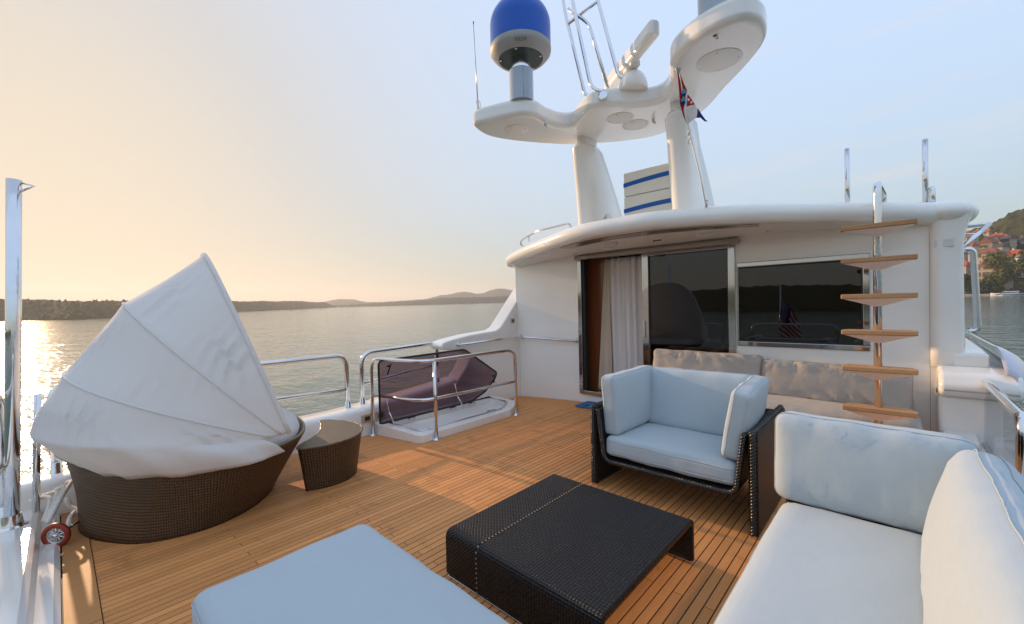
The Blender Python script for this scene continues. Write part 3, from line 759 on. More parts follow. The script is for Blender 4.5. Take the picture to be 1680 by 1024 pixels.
# handrail round the corner of bulwark and wall
hr = empty('handrail', (-4.7, 5.2, 0.88), 'thin stainless handrail bending round the corner left of the sliding door', 'handrail')
tube('bar', [(-4.68, 3.97, 0.865), (-4.68, 5.19, 0.895), (-3.56, 5.19, 0.872)], 0.017, STEEL, hr, fr=0.05)
for p, d in (((-4.735, 3.96, 0.865), (1, 0)), ((-4.62, 5.262, 0.893), (0, -1)), ((-3.55, 5.262, 0.872), (0, -1))):
    q = Vector(p)+Vector((d[0]*0.055, d[1]*0.072, 0))
    tubes('flange', [([p, Vector(p)+(q-Vector(p))*0.2], 0.034), ([p, q], 0.016)], STEEL, hr)
box('wall_socket', (-4.742, 5.10, 1.12), (-4.725, 5.19, 1.205), SOCK, pb, 0.006); box('socket_face', (-4.726, 5.125, 1.14), (-4.719, 5.165, 1.185), SOCKD, pb)
for y0 in (2.445, 2.625):
    so_ = box('bulwark_socket', (-4.752, y0, 0.045), (-4.728, y0+0.125, 0.145), SOCK, pb, 0.008)
    box('socket_face', (-4.727, y0+0.035, 0.07), (-4.722, y0+0.10, 0.12), SOCKD, so_)
# curtain
cu = empty('curtain', (-2.9, 5.5, 0.12), 'pale voile curtain with tan edge hanging in the open doorway', 'curtain')
def curtain(name, xa, xb, xa2, xb2, m, ph, amp, fq, y):
    V = []; Fc = []; nu, nv = 90, 24
    for j in range(nv+1):
        t = j/nv; z = 2.06-1.92*t
        for i in range(nu+1):
            s = i/nu; x = (xa+(xb-xa)*s)*(1-t)+(xa2+(xb2-xa2)*s)*t
            V.append((x, y+amp*math.sin(s*fq+ph+0.5*math.sin(t*2.1+s*3))*(0.6+0.4*t)+0.25*amp*math.sin(s*fq*2.3+t*2), z))
    for j in range(nv):
        for i in range(nu): Fc.append((j*(nu+1)+i, j*(nu+1)+i+1, (j+1)*(nu+1)+i+1, (j+1)*(nu+1)+i))
    return mk(name, V, Fc, m, cu, True, solid=0.003)
curtain('voile', -3.09, -2.50, -3.06, -2.47, CURT, 0.3, 0.035, 34, 5.43)
curtain('curtain_edge', -3.15, -3.085, -3.30, -3.055, CURT2, 0.0, 0.02, 9, 5.42)
# door mat
dm = empty('door_mat', (-3.2, 5.08, dz(-3.2)), 'blue door mat with dark marks in front of the sliding door', 'mat')
box('mat_pile', (-3.36, 4.90, dz(-3.2)+0.006), (-2.66, 5.24, dz(-3.0)+0.014), MATB, dm, 0.004)
lst = []
for k, (cx, cy) in enumerate([(-3.20, 5.0), (-3.08, 5.0), (-3.15, 5.10), (-3.02, 5.10), (-2.96, 5.0), (-2.9, 5.12), (-2.84, 5.0)]):
    lst.append(((cx-0.04, cy-0.03, 0.003), (cx-0.012, cy+0.03, 0.0075))); lst.append(((cx-0.011, cy+0.012, 0.003), (cx+0.03, cy+0.03, 0.0075)))
for a, b in lst: box('mat_mark', (a[0], a[1], dz(a[0])+0.004), (b[0], b[1], dz(-3.0)+0.0165), MATD, dm)

# ------------------------------------------------------------------ hatch with raised smoked lid
ht = empty('deck_hatch', (-4.2, 3.3, -0.1), 'white hatch coaming with raised smoked acrylic lid inside the guard rail', 'hatch')
ol = [(-4.734, 2.585), (-4.55, 2.585), (-3.86, 2.62), (-3.80, 2.66), (-3.795, 4.02), (-3.86, 4.17), (-4.02, 4.42), (-4.12, 4.50), (-4.734, 4.56)]
il = [(-4.55, 2.67), (-4.45, 2.665), (-3.93, 2.70), (-3.90, 2.73), (-3.895, 3.98), (-3.95, 4.08), (-4.06, 4.25), (-4.15, 4.33), (-4.55, 4.38)]
n = len(ol); V = []; Fc = []
for p in ol: V.append((p[0], p[1], -0.2))
for p in ol: V.append((p[0], p[1], 0.035))
for p in il: V.append((p[0], p[1], 0.045))
for p in il: V.append((p[0], p[1], -0.03))
for a in range(3):
    for i in range(n): Fc.append((a*n+i, a*n+(i+1) % n, (a+1)*n+(i+1) % n, (a+1)*n+i))
mk('coaming', V, Fc, WHITE, ht, bevel=0.012, segs=3)
V = [(p[0], p[1], -0.028) for p in il]
mk('well_floor', V, [tuple(range(n))], WHITE2, ht)
tube('seal_rim', [(p[0], p[1], 0.048) for p in il], 0.014, STEELD, ht, 8, closed=True)
LX = -4.46
lidp = fillet([(LX, 2.53, 0.075), (LX, 2.525, 0.805), (LX, 3.84, 0.82), (LX, 4.47, 0.415), (LX, 4.43, 0.34), (LX, 4.22, 0.17), (LX, 3.95, 0.075), (LX, 2.56, 0.07)], 0.05, 4)
lid = prism_x('lid', [(p.y, p.z) for p in lidp], LX-0.008, LX+0.008, SMOKE, ht)
tube('lid_seal', [Vector((LX+0.004, p.y, p.z)) for p in lidp], 0.013, BLACK, lid, 8, closed=True)
for y, z in ((2.63, 0.74), (4.37, 0.38)):
    la = tubes('latch', [([(LX+0.01, y, z), (LX+0.06, y, z)], 0.014), ([(LX+0.05, y+0.03, z+0.02), (LX+0.05, y-0.02, z-0.10)], 0.010)], BLACK, lid)
for ya, yb in ((2.66, 2.60), (3.72, 3.64)):
    tubes('gas_strut', [([(-4.36, ya, 0.05), (-4.41, yb+0.02, 0.20)], 0.008), ([(-4.41, yb+0.02, 0.20), (LX+0.02, yb, 0.38)], 0.005)], STEEL, ht)
for y in (2.9, 3.55, 3.9):
    box('hinge', (LX-0.01, y, 0.035), (LX+0.05, y+0.09, 0.066), STEELD, ht, 0.006)
box('lid_catch', (-3.95, 3.75, 0.04), (-3.91, 3.9, 0.058), STEELD, ht, 0.004)

def foot(name, p, parent, r=0.045, m=STEEL):
    return lathe(name, [(r, 0), (r, 0.006), (r*0.75, 0.014), (r*0.62, 0.03)], p, m, parent, 20)
gr = empty('hatch_guard_rail', (-4.1, 3.4, -0.05), 'stainless tube guard rail standing round the open hatch', 'rail')
zt, zm = 0.832, 0.41
tube('top_tube', [(-4.655, 2.545, dz(-4.655)), (-4.655, 2.545, zt-0.012), (-3.775, 2.66, zt), (-3.755, 4.115, zt), (-3.755, 4.115, dz(-3.755))], 0.021, STEEL, gr, 14, fr=0.16)
tube('mid_tube', [(-4.655, 2.545, zm-0.03), (-3.775, 2.66, zm), (-3.755, 4.115, zm)], 0.018, STEEL, gr, 12, fr=0.16)
tube('post', [(-3.768, 2.81, dz(-3.77)), (-3.768, 2.81, zt-0.01)], 0.021, STEEL, gr, 14)
for x, y in ((-4.655, 2.545), (-3.768, 2.81), (-3.755, 4.115)): foot('foot_plate', (x, y, dz(x)), gr)

def hoop(label, pts, mid, r=0.028, fr=0.15, feet=True):
    t = empty('guard_rail', pts[0], label, 'rail', 'guard rails along the bulwarks')
    tube('top_tube', pts, r, STEEL, t, 14, fr=fr)
    if mid: tube('mid_tube', mid, r*0.72, STEEL, t, 12)
    if feet:
        for p in (pts[0], pts[-1]):
            lathe('collar', [(r*1.55, 0), (r*1.55, 0.008), (r*1.22, 0.02), (r*1.15, 0.09), (r*1.0, 0.095)], p, STEEL, t, 20)
    return t
hoop('long stainless rail hoop on the port bulwark behind the hooded daybed', [(-4.98, -0.03, 0.15), (-4.98, -0.05, 0.86), (-5.0, 2.40, 0.855), (-5.0, 2.41, 0.19)], [(-4.98, -0.04, 0.5), (-5.0, 2.405, 0.43)])
hoop('short stainless rail hoop on the port bulwark behind the hatch lid', [(-5.0, 2.60, 0.20), (-5.0, 2.60, 0.855), (-5.0, 3.78, 0.895), (-5.0, 3.78, 0.28)], [(-5.0, 2.60, 0.47), (-5.0, 3.78, 0.58)])
# stern rails: the first shows at the picture edge, both show mirrored in the window
hoop('stainless stern rail hoop beside the tall pole', [(-4.50, -0.275, 0.03), (-4.50, -0.275, 0.89), (-3.15, -0.32, 0.86), (-3.15, -0.32, 0.05)], [(-4.50, -0.275, 0.40), (-3.15, -0.32, 0.45)], 0.024)
hoop('stainless stern rail hoop mirrored in the middle of the dark window', [(-2.55, -0.5, 0.08), (-2.55, -0.5, 0.86), (-0.95, -0.5, 0.86), (-0.95, -0.5, 0.05)], [(-2.55, -0.5, 0.45), (-0.95, -0.5, 0.45)], 0.024)

# tall pole at the stern
pl = empty('stern_pole', (-4.36, -0.228, 0.02), 'tall thick stainless pole with a hook at its top, by the stern', 'pole')
tube('tube', [(-4.36, -0.235, 0.03), (-4.36, -0.195, 1.3), (-4.36, -0.165, 2.335)], 0.037, STEEL, pl, 24)
lathe('base_collar', [(0.085, 0), (0.085, 0.012), (0.055, 0.03), (0.045, 0.10), (0.038, 0.102)], (-4.36, -0.235, 0.0), STEEL, pl, 28)
tube('hook', [(-4.35, -0.138, 2.318), (-4.335, -0.075, 2.305), (-4.35, -0.135, 2.262)], 0.008, STEEL, pl, 8)
tubes('side_tube', [([(-4.45, -0.13, 0.05), (-4.45, -0.10, 0.87)], 0.02), ([(-4.45, -0.11, 0.62), (-4.98, -0.04, 0.60)], 0.014)], STEEL, pl)
# mooring rope
rope = empty('mooring_rope', (-4.3, -0.02, 0), 'loose white mooring rope lying at the foot of the tall pole', 'rope')
rng = random.Random(3)
for k in range(4):
    pts = []
    for i in range(22):
        t = i/21
        pts.append((-4.62+0.42*t+0.03*math.sin(5*t+k), -0.16+0.035*k+0.10*math.sin(2.4*t+0.3*k), 0.085+0.025*k*(1-t)+0.06*math.sin(math.pi*t)-0.14*max(0, t-0.7)))
    tube('strand', pts, 0.013, ROPE, rope, 8)
tube('strand', [(-4.6, 0.02, 0.04), (-4.4, 0.03, 0.05), (-4.2, 0.09, 0.03), (-4.1, 0.15, 0.0)], 0.017, ROPE, rope, 8, fr=0.1)
tube('strand', [(-4.55, 0.10, -0.02), (-4.35, 0.08, 0.03), (-4.2, 0.03, 0.04), (-4.05, 0.02, 0.02)], 0.015, ROPE, rope, 8, fr=0.1)

# ------------------------------------------------------------------ hooded daybed
db = empty('daybed', (-4.18, 0.8, dz(-4.18)), 'round brown wicker daybed under a white pleated canvas hood', 'daybed')
zb = dz(-4.0)+0.015
BC = Vector((-4.03, 0.70, 0))
RIM = catmull([(-3.18, .82), (-3.23, 1.05), (-3.38, 1.25), (-3.62, 1.37), (-3.9, 1.43), (-4.25, 1.44), (-4.6, 1.34), (-4.84, 1.08), (-4.92, .75), (-4.90, .42), (-4.80, .14), (-4.62, .0), (-4.38, .01), (-4.02, .13), (-3.67, .28), (-3.33, .54)], 10)
BOT = catmull([(-3.41, .64), (-3.53, .94), (-3.80, 1.17), (-4.1, 1.25), (-4.42, 1.15), (-4.60, .85), (-4.58, .45), (-4.44, .17), (-4.22, .07), (-4.0, .085), (-3.76, .18), (-3.51, .35)], 10)
def by_angle(poly, n):
    """radius of a closed outline about BC for n even angles"""
    out = []
    for k in range(n):
        a = 2*math.pi*k/n; d = Vector((math.cos(a), math.sin(a), 0)); best = 0
        for p, q in zip(poly, poly[1:]+poly[:1]):
            e = q-p; w = p-BC; den = d.x*e.y-d.y*e.x
            if abs(den) < 1e-9: continue
            t = (w.x*e.y-w.y*e.x)/den; u = (w.x*d.y-w.y*d.x)/den
            if t > 0 and -1e-6 <= u <= 1+1e-6: best = max(best, t)
        out.append(best)
    return out
NA = 120; RB, RR = by_angle(BOT, NA), by_angle(RIM, NA)
def rim_r(a):
    a = (a/(2*math.pi)) % 1.0*NA; i = int(a); f = a-i; return RR[i % NA]*(1-f)+RR[(i+1) % NA]*f
V = []; Fc = []; UV = []; ZR = 0.45
levs = [(0.0, zb, 0.93), (0.0, zb, 1.0)] + [(k/10, zb+(ZR-zb)*k/10, 1.0) for k in range(1, 11)] + [(1.0, ZR+0.012, 0.995), (1.0, ZR+0.016, 0.97), (1.0, ZR+0.0, 0.94)]
for f, z, sc_ in levs:
    L = 0; prev = None
    for k in range(NA):
        ks = (k+NA//2) % NA; a = 2*math.pi*ks/NA; r_ = (RB[ks]*(1-f)+RR[ks]*f)*sc_
        p = BC+Vector((math.cos(a)*r_, math.sin(a)*r_, z)); V.append(p)
        if prev: L += 0.052
        prev = p; UV.append((L, z*1.15))
for i in range(len(levs)-1):
    for k in range(NA): Fc.append((i*NA+k, i*NA+(k+1) % NA, (i+1)*NA+(k+1) % NA, (i+1)*NA+k))
mk('wicker_base', V, Fc, WICKB, db, True, UV)
braid('rim_braid', [BC+Vector((math.cos(2*math.pi*k/NA)*RR[k % NA]*0.992, math.sin(2*math.pi*k/NA)*RR[k % NA]*0.992, ZR+0.014)) for k in range(NA+1)], 0.011, BRAIDB, db, 0.05)
V = []; Fc = []
mlv = [(0.86, ZR-0.06), (0.93, ZR-0.03), (0.95, ZR+0.03), (0.93, ZR+0.075), (0.86, ZR+0.098), (0.5, ZR+0.11), (0.02, ZR+0.115)]
for sc_, z in mlv:
    for k in range(NA): V.append(BC+Vector((math.cos(2*math.pi*k/NA)*RR[k]*sc_, math.sin(2*math.pi*k/NA)*RR[k]*sc_, z)))
for i in range(len(mlv)-1):
    for k in range(NA): Fc.append((i*NA+k, i*NA+(k+1) % NA, (i+1)*NA+(k+1) % NA, (i+1)*NA+k))
mk('mattress', V, Fc, HOOD, db, True)
# hood: canvas stretched over folding hoops hinged on both sides
HX, HW = -4.05, 0.865
hoops_ = [(1.10, 0.80, 1.865), (1.08, 0.565, 1.675), (1.05, 0.33, 1.49), (1.02, 0.18, 1.265), (0.99, 0.036, 1.04), (0.96, -0.065, 0.87), (0.92, -0.11, 0.70)]
NT = 190
def hpt(k, t, off=0.0):
    y0_, yt, zt_ = hoops_[k]; s = abs(math.sin(t))**0.92; c = math.cos(t); zl = 0.55; ax = 0.17     # hinge line runs a little askew
    ye = y0_+ax*(1-c)
    return Vector((HX+(HW+off)*math.copysign(abs(c)**0.9, c), ye+(yt-y0_-ax)*s, zl+(zt_-zl)*s+off*s))
V = []; Fc = []; sub = 8; rows = 0
for k in range(len(hoops_)-1):
    for j in range(sub):
        f = j/sub
        for i in range(NT+1):
            t = math.pi*i/NT; p = hpt(k, t).lerp(hpt(k+1, t), f)
            g = (k % 2 + f)/2; w = math.sin(math.pi*g); s = math.sin(t)
            nrm = (p-Vector((HX, 0.9, 0.5))).normalized()
            kk = k+f; ph = t*15.0/math.pi*2.2+0.55*g*2+k*0.37+1.1*noise.noise(Vector((t*2.3, kk*0.4, 3.3)))
            fr_ = ph-math.floor(ph)-0.5
            fold = math.exp(-(fr_/0.16)**2)
            msk = max(0.0, noise.noise(Vector((t*3.1, kk*0.55, 9.0)))+0.22)
            low = noise.noise(Vector((t*4.0, kk*0.5, 1.7)))
            p -= nrm*(0.014*w*s) - nrm*(0.024*fold*msk*(0.35+w)+0.013*low*w)*min(1, s*2.5)
            V.append(p)
        rows += 1
for i in range(NT+1): V.append(hpt(len(hoops_)-1, math.pi*i/NT))
rows += 1
for j in range(1, 9):                       # skirt falling over the rim
    f = j/8
    for i in range(NT+1):
        t = math.pi*i/NT; a = hpt(len(hoops_)-1, t)
        tt = 0.43 - (math.pi+0.98)*i/NT     # angle about BC, from near hinge round the stern side to the far hinge
        wv = 0.008*math.sin(tt*15)+0.012*noise.noise(Vector((tt*5, 3, f*1.5)))+0.006*max(0, noise.noise(Vector((tt*14+f, 5, f*0.8))))
        rr = rim_r(tt)+0.030+wv*f
        lowz = 0.400+0.020*math.sin(tt*2.3+0.5)+0.018*noise.noise(Vector((tt*2.5, 9, 0)))
        b = BC+Vector((rr*math.cos(tt), rr*math.sin(tt), lowz))
        d = Vector((math.cos(tt), math.sin(tt), 0)); p = a.lerp(b, f) + d*(0.022+wv)*math.sin(math.pi*f)
        p.z = a.z+(b.z-a.z)*f**1.15
        V.append(p)
    rows += 1
for r_ in range(rows-1):
    for i in range(NT): Fc.append((r_*(NT+1)+i, r_*(NT+1)+i+1, (r_+1)*(NT+1)+i+1, (r_+1)*(NT+1)+i))
hood = mk('hood', V, Fc, HOOD, db, True, solid=0.006)
for k in (0, 2, 4):
    tube('rib_seam', [hpt(k, math.pi*i/60, 0.006) for i in range(61)], 0.0075 if k else 0.015, HOOD, hood, 8)
# wheel on a short axle
wl = empty('wheel', (-3.97, -0.03, 0.0)); put(wl, db)
wc = Vector((-3.96, -0.035, 0.018)); ax_ = Vector((-0.80, 0.60, 0.0)).normalized(); wu = Vector((0, 0, 1)); wv_ = ax_.cross(wu)
def wring(r_, n=36, o_=0.0): return [wc + ax_*o_ + (wu*math.cos(2*math.pi*k/n)+wv_*math.sin(2*math.pi*k/n))*r_ for k in range(n)]
tube('tyre', wring(0.064), 0.016, TYRE, wl, 12, closed=True)
tube('rim', wring(0.050), 0.006, STEEL, wl, 8, closed=True)
tubes('spokes', [([wc, p], 0.0045) for p in wring(0.05, 10)], STEEL, wl, 6)
tubes('hub', [([wc-ax_*0.016, wc+ax_*0.02], 0.013), ([wc, wc+ax_*0.20], 0.008)], STEEL, wl)
for x, y in ((-3.58, 0.36), (-3.60, 0.94), (-4.1, 0.14), (-4.4, 1.05)): tube('foot', [(x, y, dz(x)), (x, y, dz(x)+0.03)], 0.035, STEELD, db)

# crescent side table
st = empty('side_table', (-3.70, 1.62, dz(-3.7)), 'small crescent brown wicker side table next to the daybed', 'side table')
top = [(-3.44, 1.26), (-3.36, 1.44), (-3.38, 1.64), (-3.50, 1.80), (-3.68, 1.885), (-3.88, 1.875), (-4.05, 1.80), (-4.13, 1.71), (-3.98, 1.655), (-3.80, 1.57), (-3.64, 1.44), (-3.52, 1.29)]
tp = catmull(top, 6); cx_, cy_ = -3.70, 1.62
def lev_(s, z): return [(cx_+(p.x-cx_)*s+0.03*(s-1), cy_+(p.y-cy_)*s, z) for p in tp]
z0 = dz(-3.7)+0.004; V = []; Fc = []; UV = []; L = [0]
for a, b in zip(tp, tp[1:]+tp[:1]): L.append(L[-1]+(b-a).length)
lv = [(0.80, z0), (0.86, z0+0.12), (0.92, z0+0.24), (0.985, z0+0.355), (1.0, z0+0.372), (0.985, z0+0.385)]
for s, z in lv:
    V += lev_(s, z); UV += [(l, z) for l in L[:-1]]
n = len(tp)
for i in range(len(lv)-1):
    for k in range(n): Fc.append((i*n+k, i*n+(k+1) % n, (i+1)*n+(k+1) % n, (i+1)*n+k))
mk('wicker_side', V, Fc, WICKB, st, True, UV)
mk('wicker_top', lev_(0.985, z0+0.386), [tuple(range(n))], WICKT, st)
braid('rim_braid', [Vector(p) for p in lev_(1.0, z0+0.380)]+[Vector(lev_(1.0, z0+0.380)[0])], 0.009, BRAIDB, st, 0.045)

# ------------------------------------------------------------------ coffee table
ct = empty('coffee_table', (-1.3, 1.85, dz(-1.3)), 'low square black wicker coffee table in the middle of the deck', 'table')
zt = 0.238; ya, yb = 1.365, 2.345; xa, xb = -1.775, -0.835
# a bent sheet: top with rounded shoulders going down on the near and far sides
pth = fillet([(0, ya, dz(-1.3)+0.012), (0, ya, zt), (0, yb, zt), (0, yb, dz(-1.3)+0.012)], 0.045, 7)
inn = fillet([(0, ya+0.03, dz(-1.3)+0.012), (0, ya+0.03, zt-0.03), (0, yb-0.03, zt-0.03), (0, yb-0.03, dz(-1.3)+0.012)], 0.02, 7)
def sheet(name, x0, x1, m, parent, P=pth, Q=inn):
    V = []; Fc = []; UV = []; Lh = 0; n = len(P); sl_ = -0.014
    for i in range(n):
        if i: Lh += (P[i]-P[i-1]).length
        for x, p in ((x0, P[i]), (x1, P[i]), (x1, Q[i]), (x0, Q[i])):
            V.append((x, p.y, p.z+sl_*(x+1.3))); UV.append((x, Lh))
    for i in range(n-1):
        for j in range(4): Fc.append((4*i+j, 4*i+(j+1) % 4, 4*i+4+(j+1) % 4, 4*i+4+j))
    Fc += [(0, 1, 2, 3), (4*n-4, 4*n-3, 4*n-2, 4*n-1)]
    return mk(name, V, Fc, m, parent, uv=UV, bevel=0.007, segs=2)
sheet('woven_sheet', xa+0.245, xb, WICKK, ct)
sheet('woven_border', xa, xa+0.236, WICKD, ct)
V, Fc = [], []
xs_ = xa+0.2405; fine = []
for a, b in zip(pth, pth[1:]):
    k = max(1, int((b-a).length/0.004)); fine += [a.lerp(b, i/k) for i in range(k)]
acc = 0; seg = []
lst = []
for i, p in enumerate(fine):
    if (i//3) % 2 == 0: seg.append(Vector((xs_, p.y, p.z-0.014*(xs_+1.3))))
    elif seg:
        if len(seg) > 1: lst.append((seg, 0.0042))
        seg = []
tubes('stitching', lst, STITCH, ct, 5)
sheet('seam_backing', xs_-0.006, xs_+0.006, BRAID, ct, [p+Vector((0, 0, 0)) - Vector((0, 0, 0.004)) for p in pth])
for y in (ya+0.002, yb-0.034):
    box('foot_strip', (xa+0.01, y, dz(-1.7)-0.001), (xb-0.005, y+0.030, dz(-1.3)+0.011), STEELD, ct, 0.003)
e = sheet  # noqa

# ------------------------------------------------------------------ armchair, sofa and ottoman of one design
def u_seat(root, along, a0, a1, b0, b1, ztop, zseat, xmap, th=0.03):
    """U-shaped woven shell: profile across a (a0..a1), swept along b"""
    P = fillet([(a0+0.005, 0, ztop), (a0+0.055, 0, zseat), (a1-0.055, 0, zseat), (a1-0.005, 0, ztop)], 0.07, 6)
    Q = fillet([(a0+0.005+th, 0, ztop), (a0+0.055+th, 0, zseat+th), (a1-0.055-th, 0, zseat+th), (a1-0.005-th, 0, ztop)], 0.05, 6)
    V = []; Fc = []; UV = []; n = len(P); L = 0
    for i in range(n):
        if i: L += (P[i]-P[i-1]).length
        for p, b in ((P[i], b0), (P[i], b1), (Q[i], b1), (Q[i], b0)):
            V.append(xmap(p.x, b, p.z)); UV.append((L, b))
    for i in range(n-1):
        for j in range(4): Fc.append((4*i+j, 4*i+(j+1) % 4, 4*i+4+(j+1) % 4, 4*i+4+j))
    Fc += [(0, 1, 2, 3), (4*n-4, 4*n-3, 4*n-2, 4*n-1)]
    sh = mk('woven_shell', V, Fc, WICKD, root, uv=UV)
    mid = [(P[i]+Q[i])/2 for i in range(n)]
    braid('shell_braid', [Vector(xmap(p.x, b0-0.004, p.z)) for p in mid], 0.017, BRAID, root, 0.06)
    return sh
ac = empty('armchair', (-1.2, 3.2, dz(-1.2)), 'black wicker armchair with pale blue cushions in front of the beige sofa', 'armchair')
idm = lambda a, b, z: (a, b, z)
for x0, x1 in ((-1.80, -1.745), (-0.685, -0.63)):
    sp2 = prism_x('side_panel', [(2.83, dz(x0)+0.012), (2.83, 0.605), (2.845, 0.622), (3.66, 0.615), (3.66, dz(x0)+0.012)], x0, x1, WICKD, ac, 0.012)
    braid('edge_braid', [((x0+x1)/2, 2.828, dz(x0)+0.02), ((x0+x1)/2, 2.828, 0.612), ((x0+x1)/2, 3.66, 0.615)], 0.018, BRAID, sp2, 0.06)
    box('glide', (x0+0.005, 2.835, dz(x0)-0.0), (x1-0.005, 3.64, dz(x0)+0.011), STEELD, sp2)
u_seat(ac, 'y', -1.745, -0.685, 2.832, 3.62, 0.60, 0.20, idm)
prism('back_panel', [(-1.74, 3.585), (-0.69, 3.585), (-0.69, 3.63), (-1.74, 3.63)], 0.2, 0.60, WICKD, ac, 0.01)
cushion('seat_cushion', (0.93, 0.76, 0.155), (-1.215, 3.215, 0.315), CUSH, ac, 0.05, 0.016, 0.008, 1, (R(-1), R(0.5), 0))
cushion('arm_cushion', (0.125, 0.67, 0.46), (-1.635, 3.20, 0.635), CUSH, ac, 0.035, 0.014, 0.007, 2, (R(1.0), R(-3), R(-3)))
cushion('arm_cushion', (0.125, 0.67, 0.45), (-0.775, 3.20, 0.635), CUSH, ac, 0.035, 0.014, 0.007, 3, (R(1.0), R(9), R(3)))
cushion('back_cushion', (0.80, 0.14, 0.49), (-1.195, 3.47, 0.62), CUSH, ac, 0.05, 0.022, 0.009, 4, (R(-9), 0, 0))

sf = empty('sofa', (-0.1, 1.8, dz(-0.1)), 'large black wicker sofa with pale blue cushions in the near right corner', 'sofa')
mp_ = lambda a, b, z: (b, a, z)
for y0, y1 in ((0.72, 0.775), (2.735, 2.79)):
    sp2 = prism('side_panel', [(-0.46, y0), (0.26, y0), (0.26, y1), (-0.46, y1)], dz(-0.1)+0.012, 0.60, WICKD, sf, 0.012)
    braid('edge_braid', [(-0.462, (y0+y1)/2, dz(-0.4)+0.02), (-0.462, (y0+y1)/2, 0.60), (0.24, (y0+y1)/2, 0.605)], 0.016, BRAID, sp2, 0.06)
u_seat(sf, 'x', 0.775, 2.735, -0.44, 0.24, 0.58, 0.17, mp_)
cushion('seat_cushion', (0.60, 1.86, 0.19), (-0.165, 1.655, 0.285), CUSH, sf, 0.06, 0.014, 0.007, 5, wf=4.0)
cushion('arm_cushion', (0.74, 0.165, 0.445), (-0.125, 2.625, 0.59), CUSH, sf, 0.055, 0.026, 0.010, 6, (R(-5), R(1.0), 0), crease=0.010)
cushion('back_cushion', (0.19, 1.70, 0.47), (0.205, 1.70, 0.570), CUSH, sf, 0.085, 0.045, 0.008, 7, (0, R(13), 0), crease=0.003)

ot = empty('ottoman', (-1.35, 0.62, dz(-1.4)), 'long pale blue ottoman cushion on a black wicker base, nearest the camera', 'ottoman')
cushion('cushion', (1.42, 0.70, 0.15), (-1.225, 0.655, 0.31), CUSH, ot, 0.05, 0.012, 0.006, 8, (0, R(0.6), 0))
box('wicker_base', (-1.925, 0.325, dz(-1.9)+0.012), (-0.56, 0.985, 0.228), WICKD, ot, 0.02)
braid('base_braid', [(-1.927, 0.323, 0.02), (-1.927, 0.323, 0.222), (-0.60, 0.323, 0.222)], 0.016, BRAID, ot, 0.06)
boxes('foot_strip', [((-1.94, 0.34, dz(-1.9)-0.001), (-0.58, 0.37, dz(-1.9)+0.011)), ((-1.94, 0.94, dz(-1.9)-0.001), (-0.58, 0.97, dz(-1.9)+0.011))], STEELD, ot)

# beige sofa against the cabin wall
bs = empty('wall_sofa', (-1.1, 4.9, -0.05), 'long beige cushioned sofa against the cabin wall below the window', 'sofa')
box('bench_base', (-2.28, 4.66, -0.09), (0.10, 5.262, 0.20), WHITE2, bs, 0.02)
cushion('seat_cushion', (2.42, 0.70, 0.22), (-1.07, 4.90, 0.31), BEIGE, bs, 0.09, 0.02, 0.006, 9)
cushion('back_cushion', (1.20, 0.17, 0.43), (-1.68, 5.10, 0.615), BEIGE, bs, 0.06, 0.035, 0.016, 10, (R(-7), R(0.5), 0), wf=5, crease=0.04)
cushion('back_cushion', (1.17, 0.17, 0.40), (-0.50, 5.10, 0.585), BEIGE, bs, 0.06, 0.035, 0.016, 11, (R(-7), R(0.8), 0), wf=5, crease=0.038)

# ------------------------------------------------------------------ ladder to the flybridge
ld = empty('ladder', (-0.125, 4.42, -0.05), 'stainless single-pole ladder with six teak treads up to the roof', 'ladder')
px, py = -0.125, 4.42
tube('pole', [(px-0.005, py, dz(px)), (px, py, 2.32), (px+0.02, py+0.62, 2.34), (px+0.02, py+0.62, 2.2)], 0.027, STEEL, ld, 16, fr=0.09)
foot('foot_plate', (px, py, dz(px)), ld, 0.06)
for z in (1.975, 1.712, 1.425, 1.137, 0.845, 0.523):
    tr = prism('tread', [(-0.352, py-0.085), (0.102, py-0.085), (0.102, py-0.01), (0.06, py+0.06), (-0.31, py+0.06), (-0.352, py-0.01)], z-0.014, z+0.024, TREAD, ld, 0.008)
    tz = z-0.015
    V = [(-0.335, py-0.078, tz), (0.085, py-0.078, tz), (0.085, py-0.01, tz), (0.05, py+0.052, tz), (-0.30, py+0.052, tz), (-0.335, py-0.01, tz),
         (px-0.02, py-0.033, tz-0.062), (px+0.02, py-0.033, tz-0.062), (px+0.02, py+0.035, tz-0.05), (px-0.02, py+0.035, tz-0.05)]
    mk('bracket', V, [(0, 1, 2, 3, 4, 5), (0, 1, 7, 6), (1, 2, 8, 7), (2, 3, 8), (3, 4, 9, 8), (4, 5, 9), (5, 0, 6, 9), (6, 7, 8, 9)], BRKT, tr)

# poles on the roof
for i, (x, y, z0_, z1_, lab, fr_) in enumerate([(-0.385, 5.5, 2.2, 2.93, 'slim stainless roof pole left of the ladder top', 0), (0.18, 5.45, 2.2, 2.85, 'tallest slim stainless roof pole right of the ladder', 0)]):
    t = empty('roof_pole', (x, y, z0_), lab, 'pole', 'stainless poles on the roof edge')
    tube('tube', [(x, y, z0_), (x, y, z1_)], 0.022, STEEL, t, 14)
    lathe('end_cap', [(0.0225, 0), (0.02, 0.012), (0.008, 0.022)], (x, y, z1_-0.001), STEEL, t, 14)
    lathe('collar', [(0.04, 0), (0.038, 0.02), (0.026, 0.03)], (x, y, z0_+0.03), STEEL, t, 16)
t = empty('grab_loop', (0.225, 5.45, 2.2), 'short stainless grab loop beside the tallest roof pole', 'rail')
tube('tube', [(0.225, 5.42, 2.2), (0.225, 5.42, 2.41), (0.225, 5.9, 2.41), (0.225, 5.9, 2.2)], 0.022, STEEL, t, 14, fr=0.06)
t = empty('roof_rail', (-3.6, 5, 2.25), 'curved low stainless rail on the port edge of the roof', 'rail')
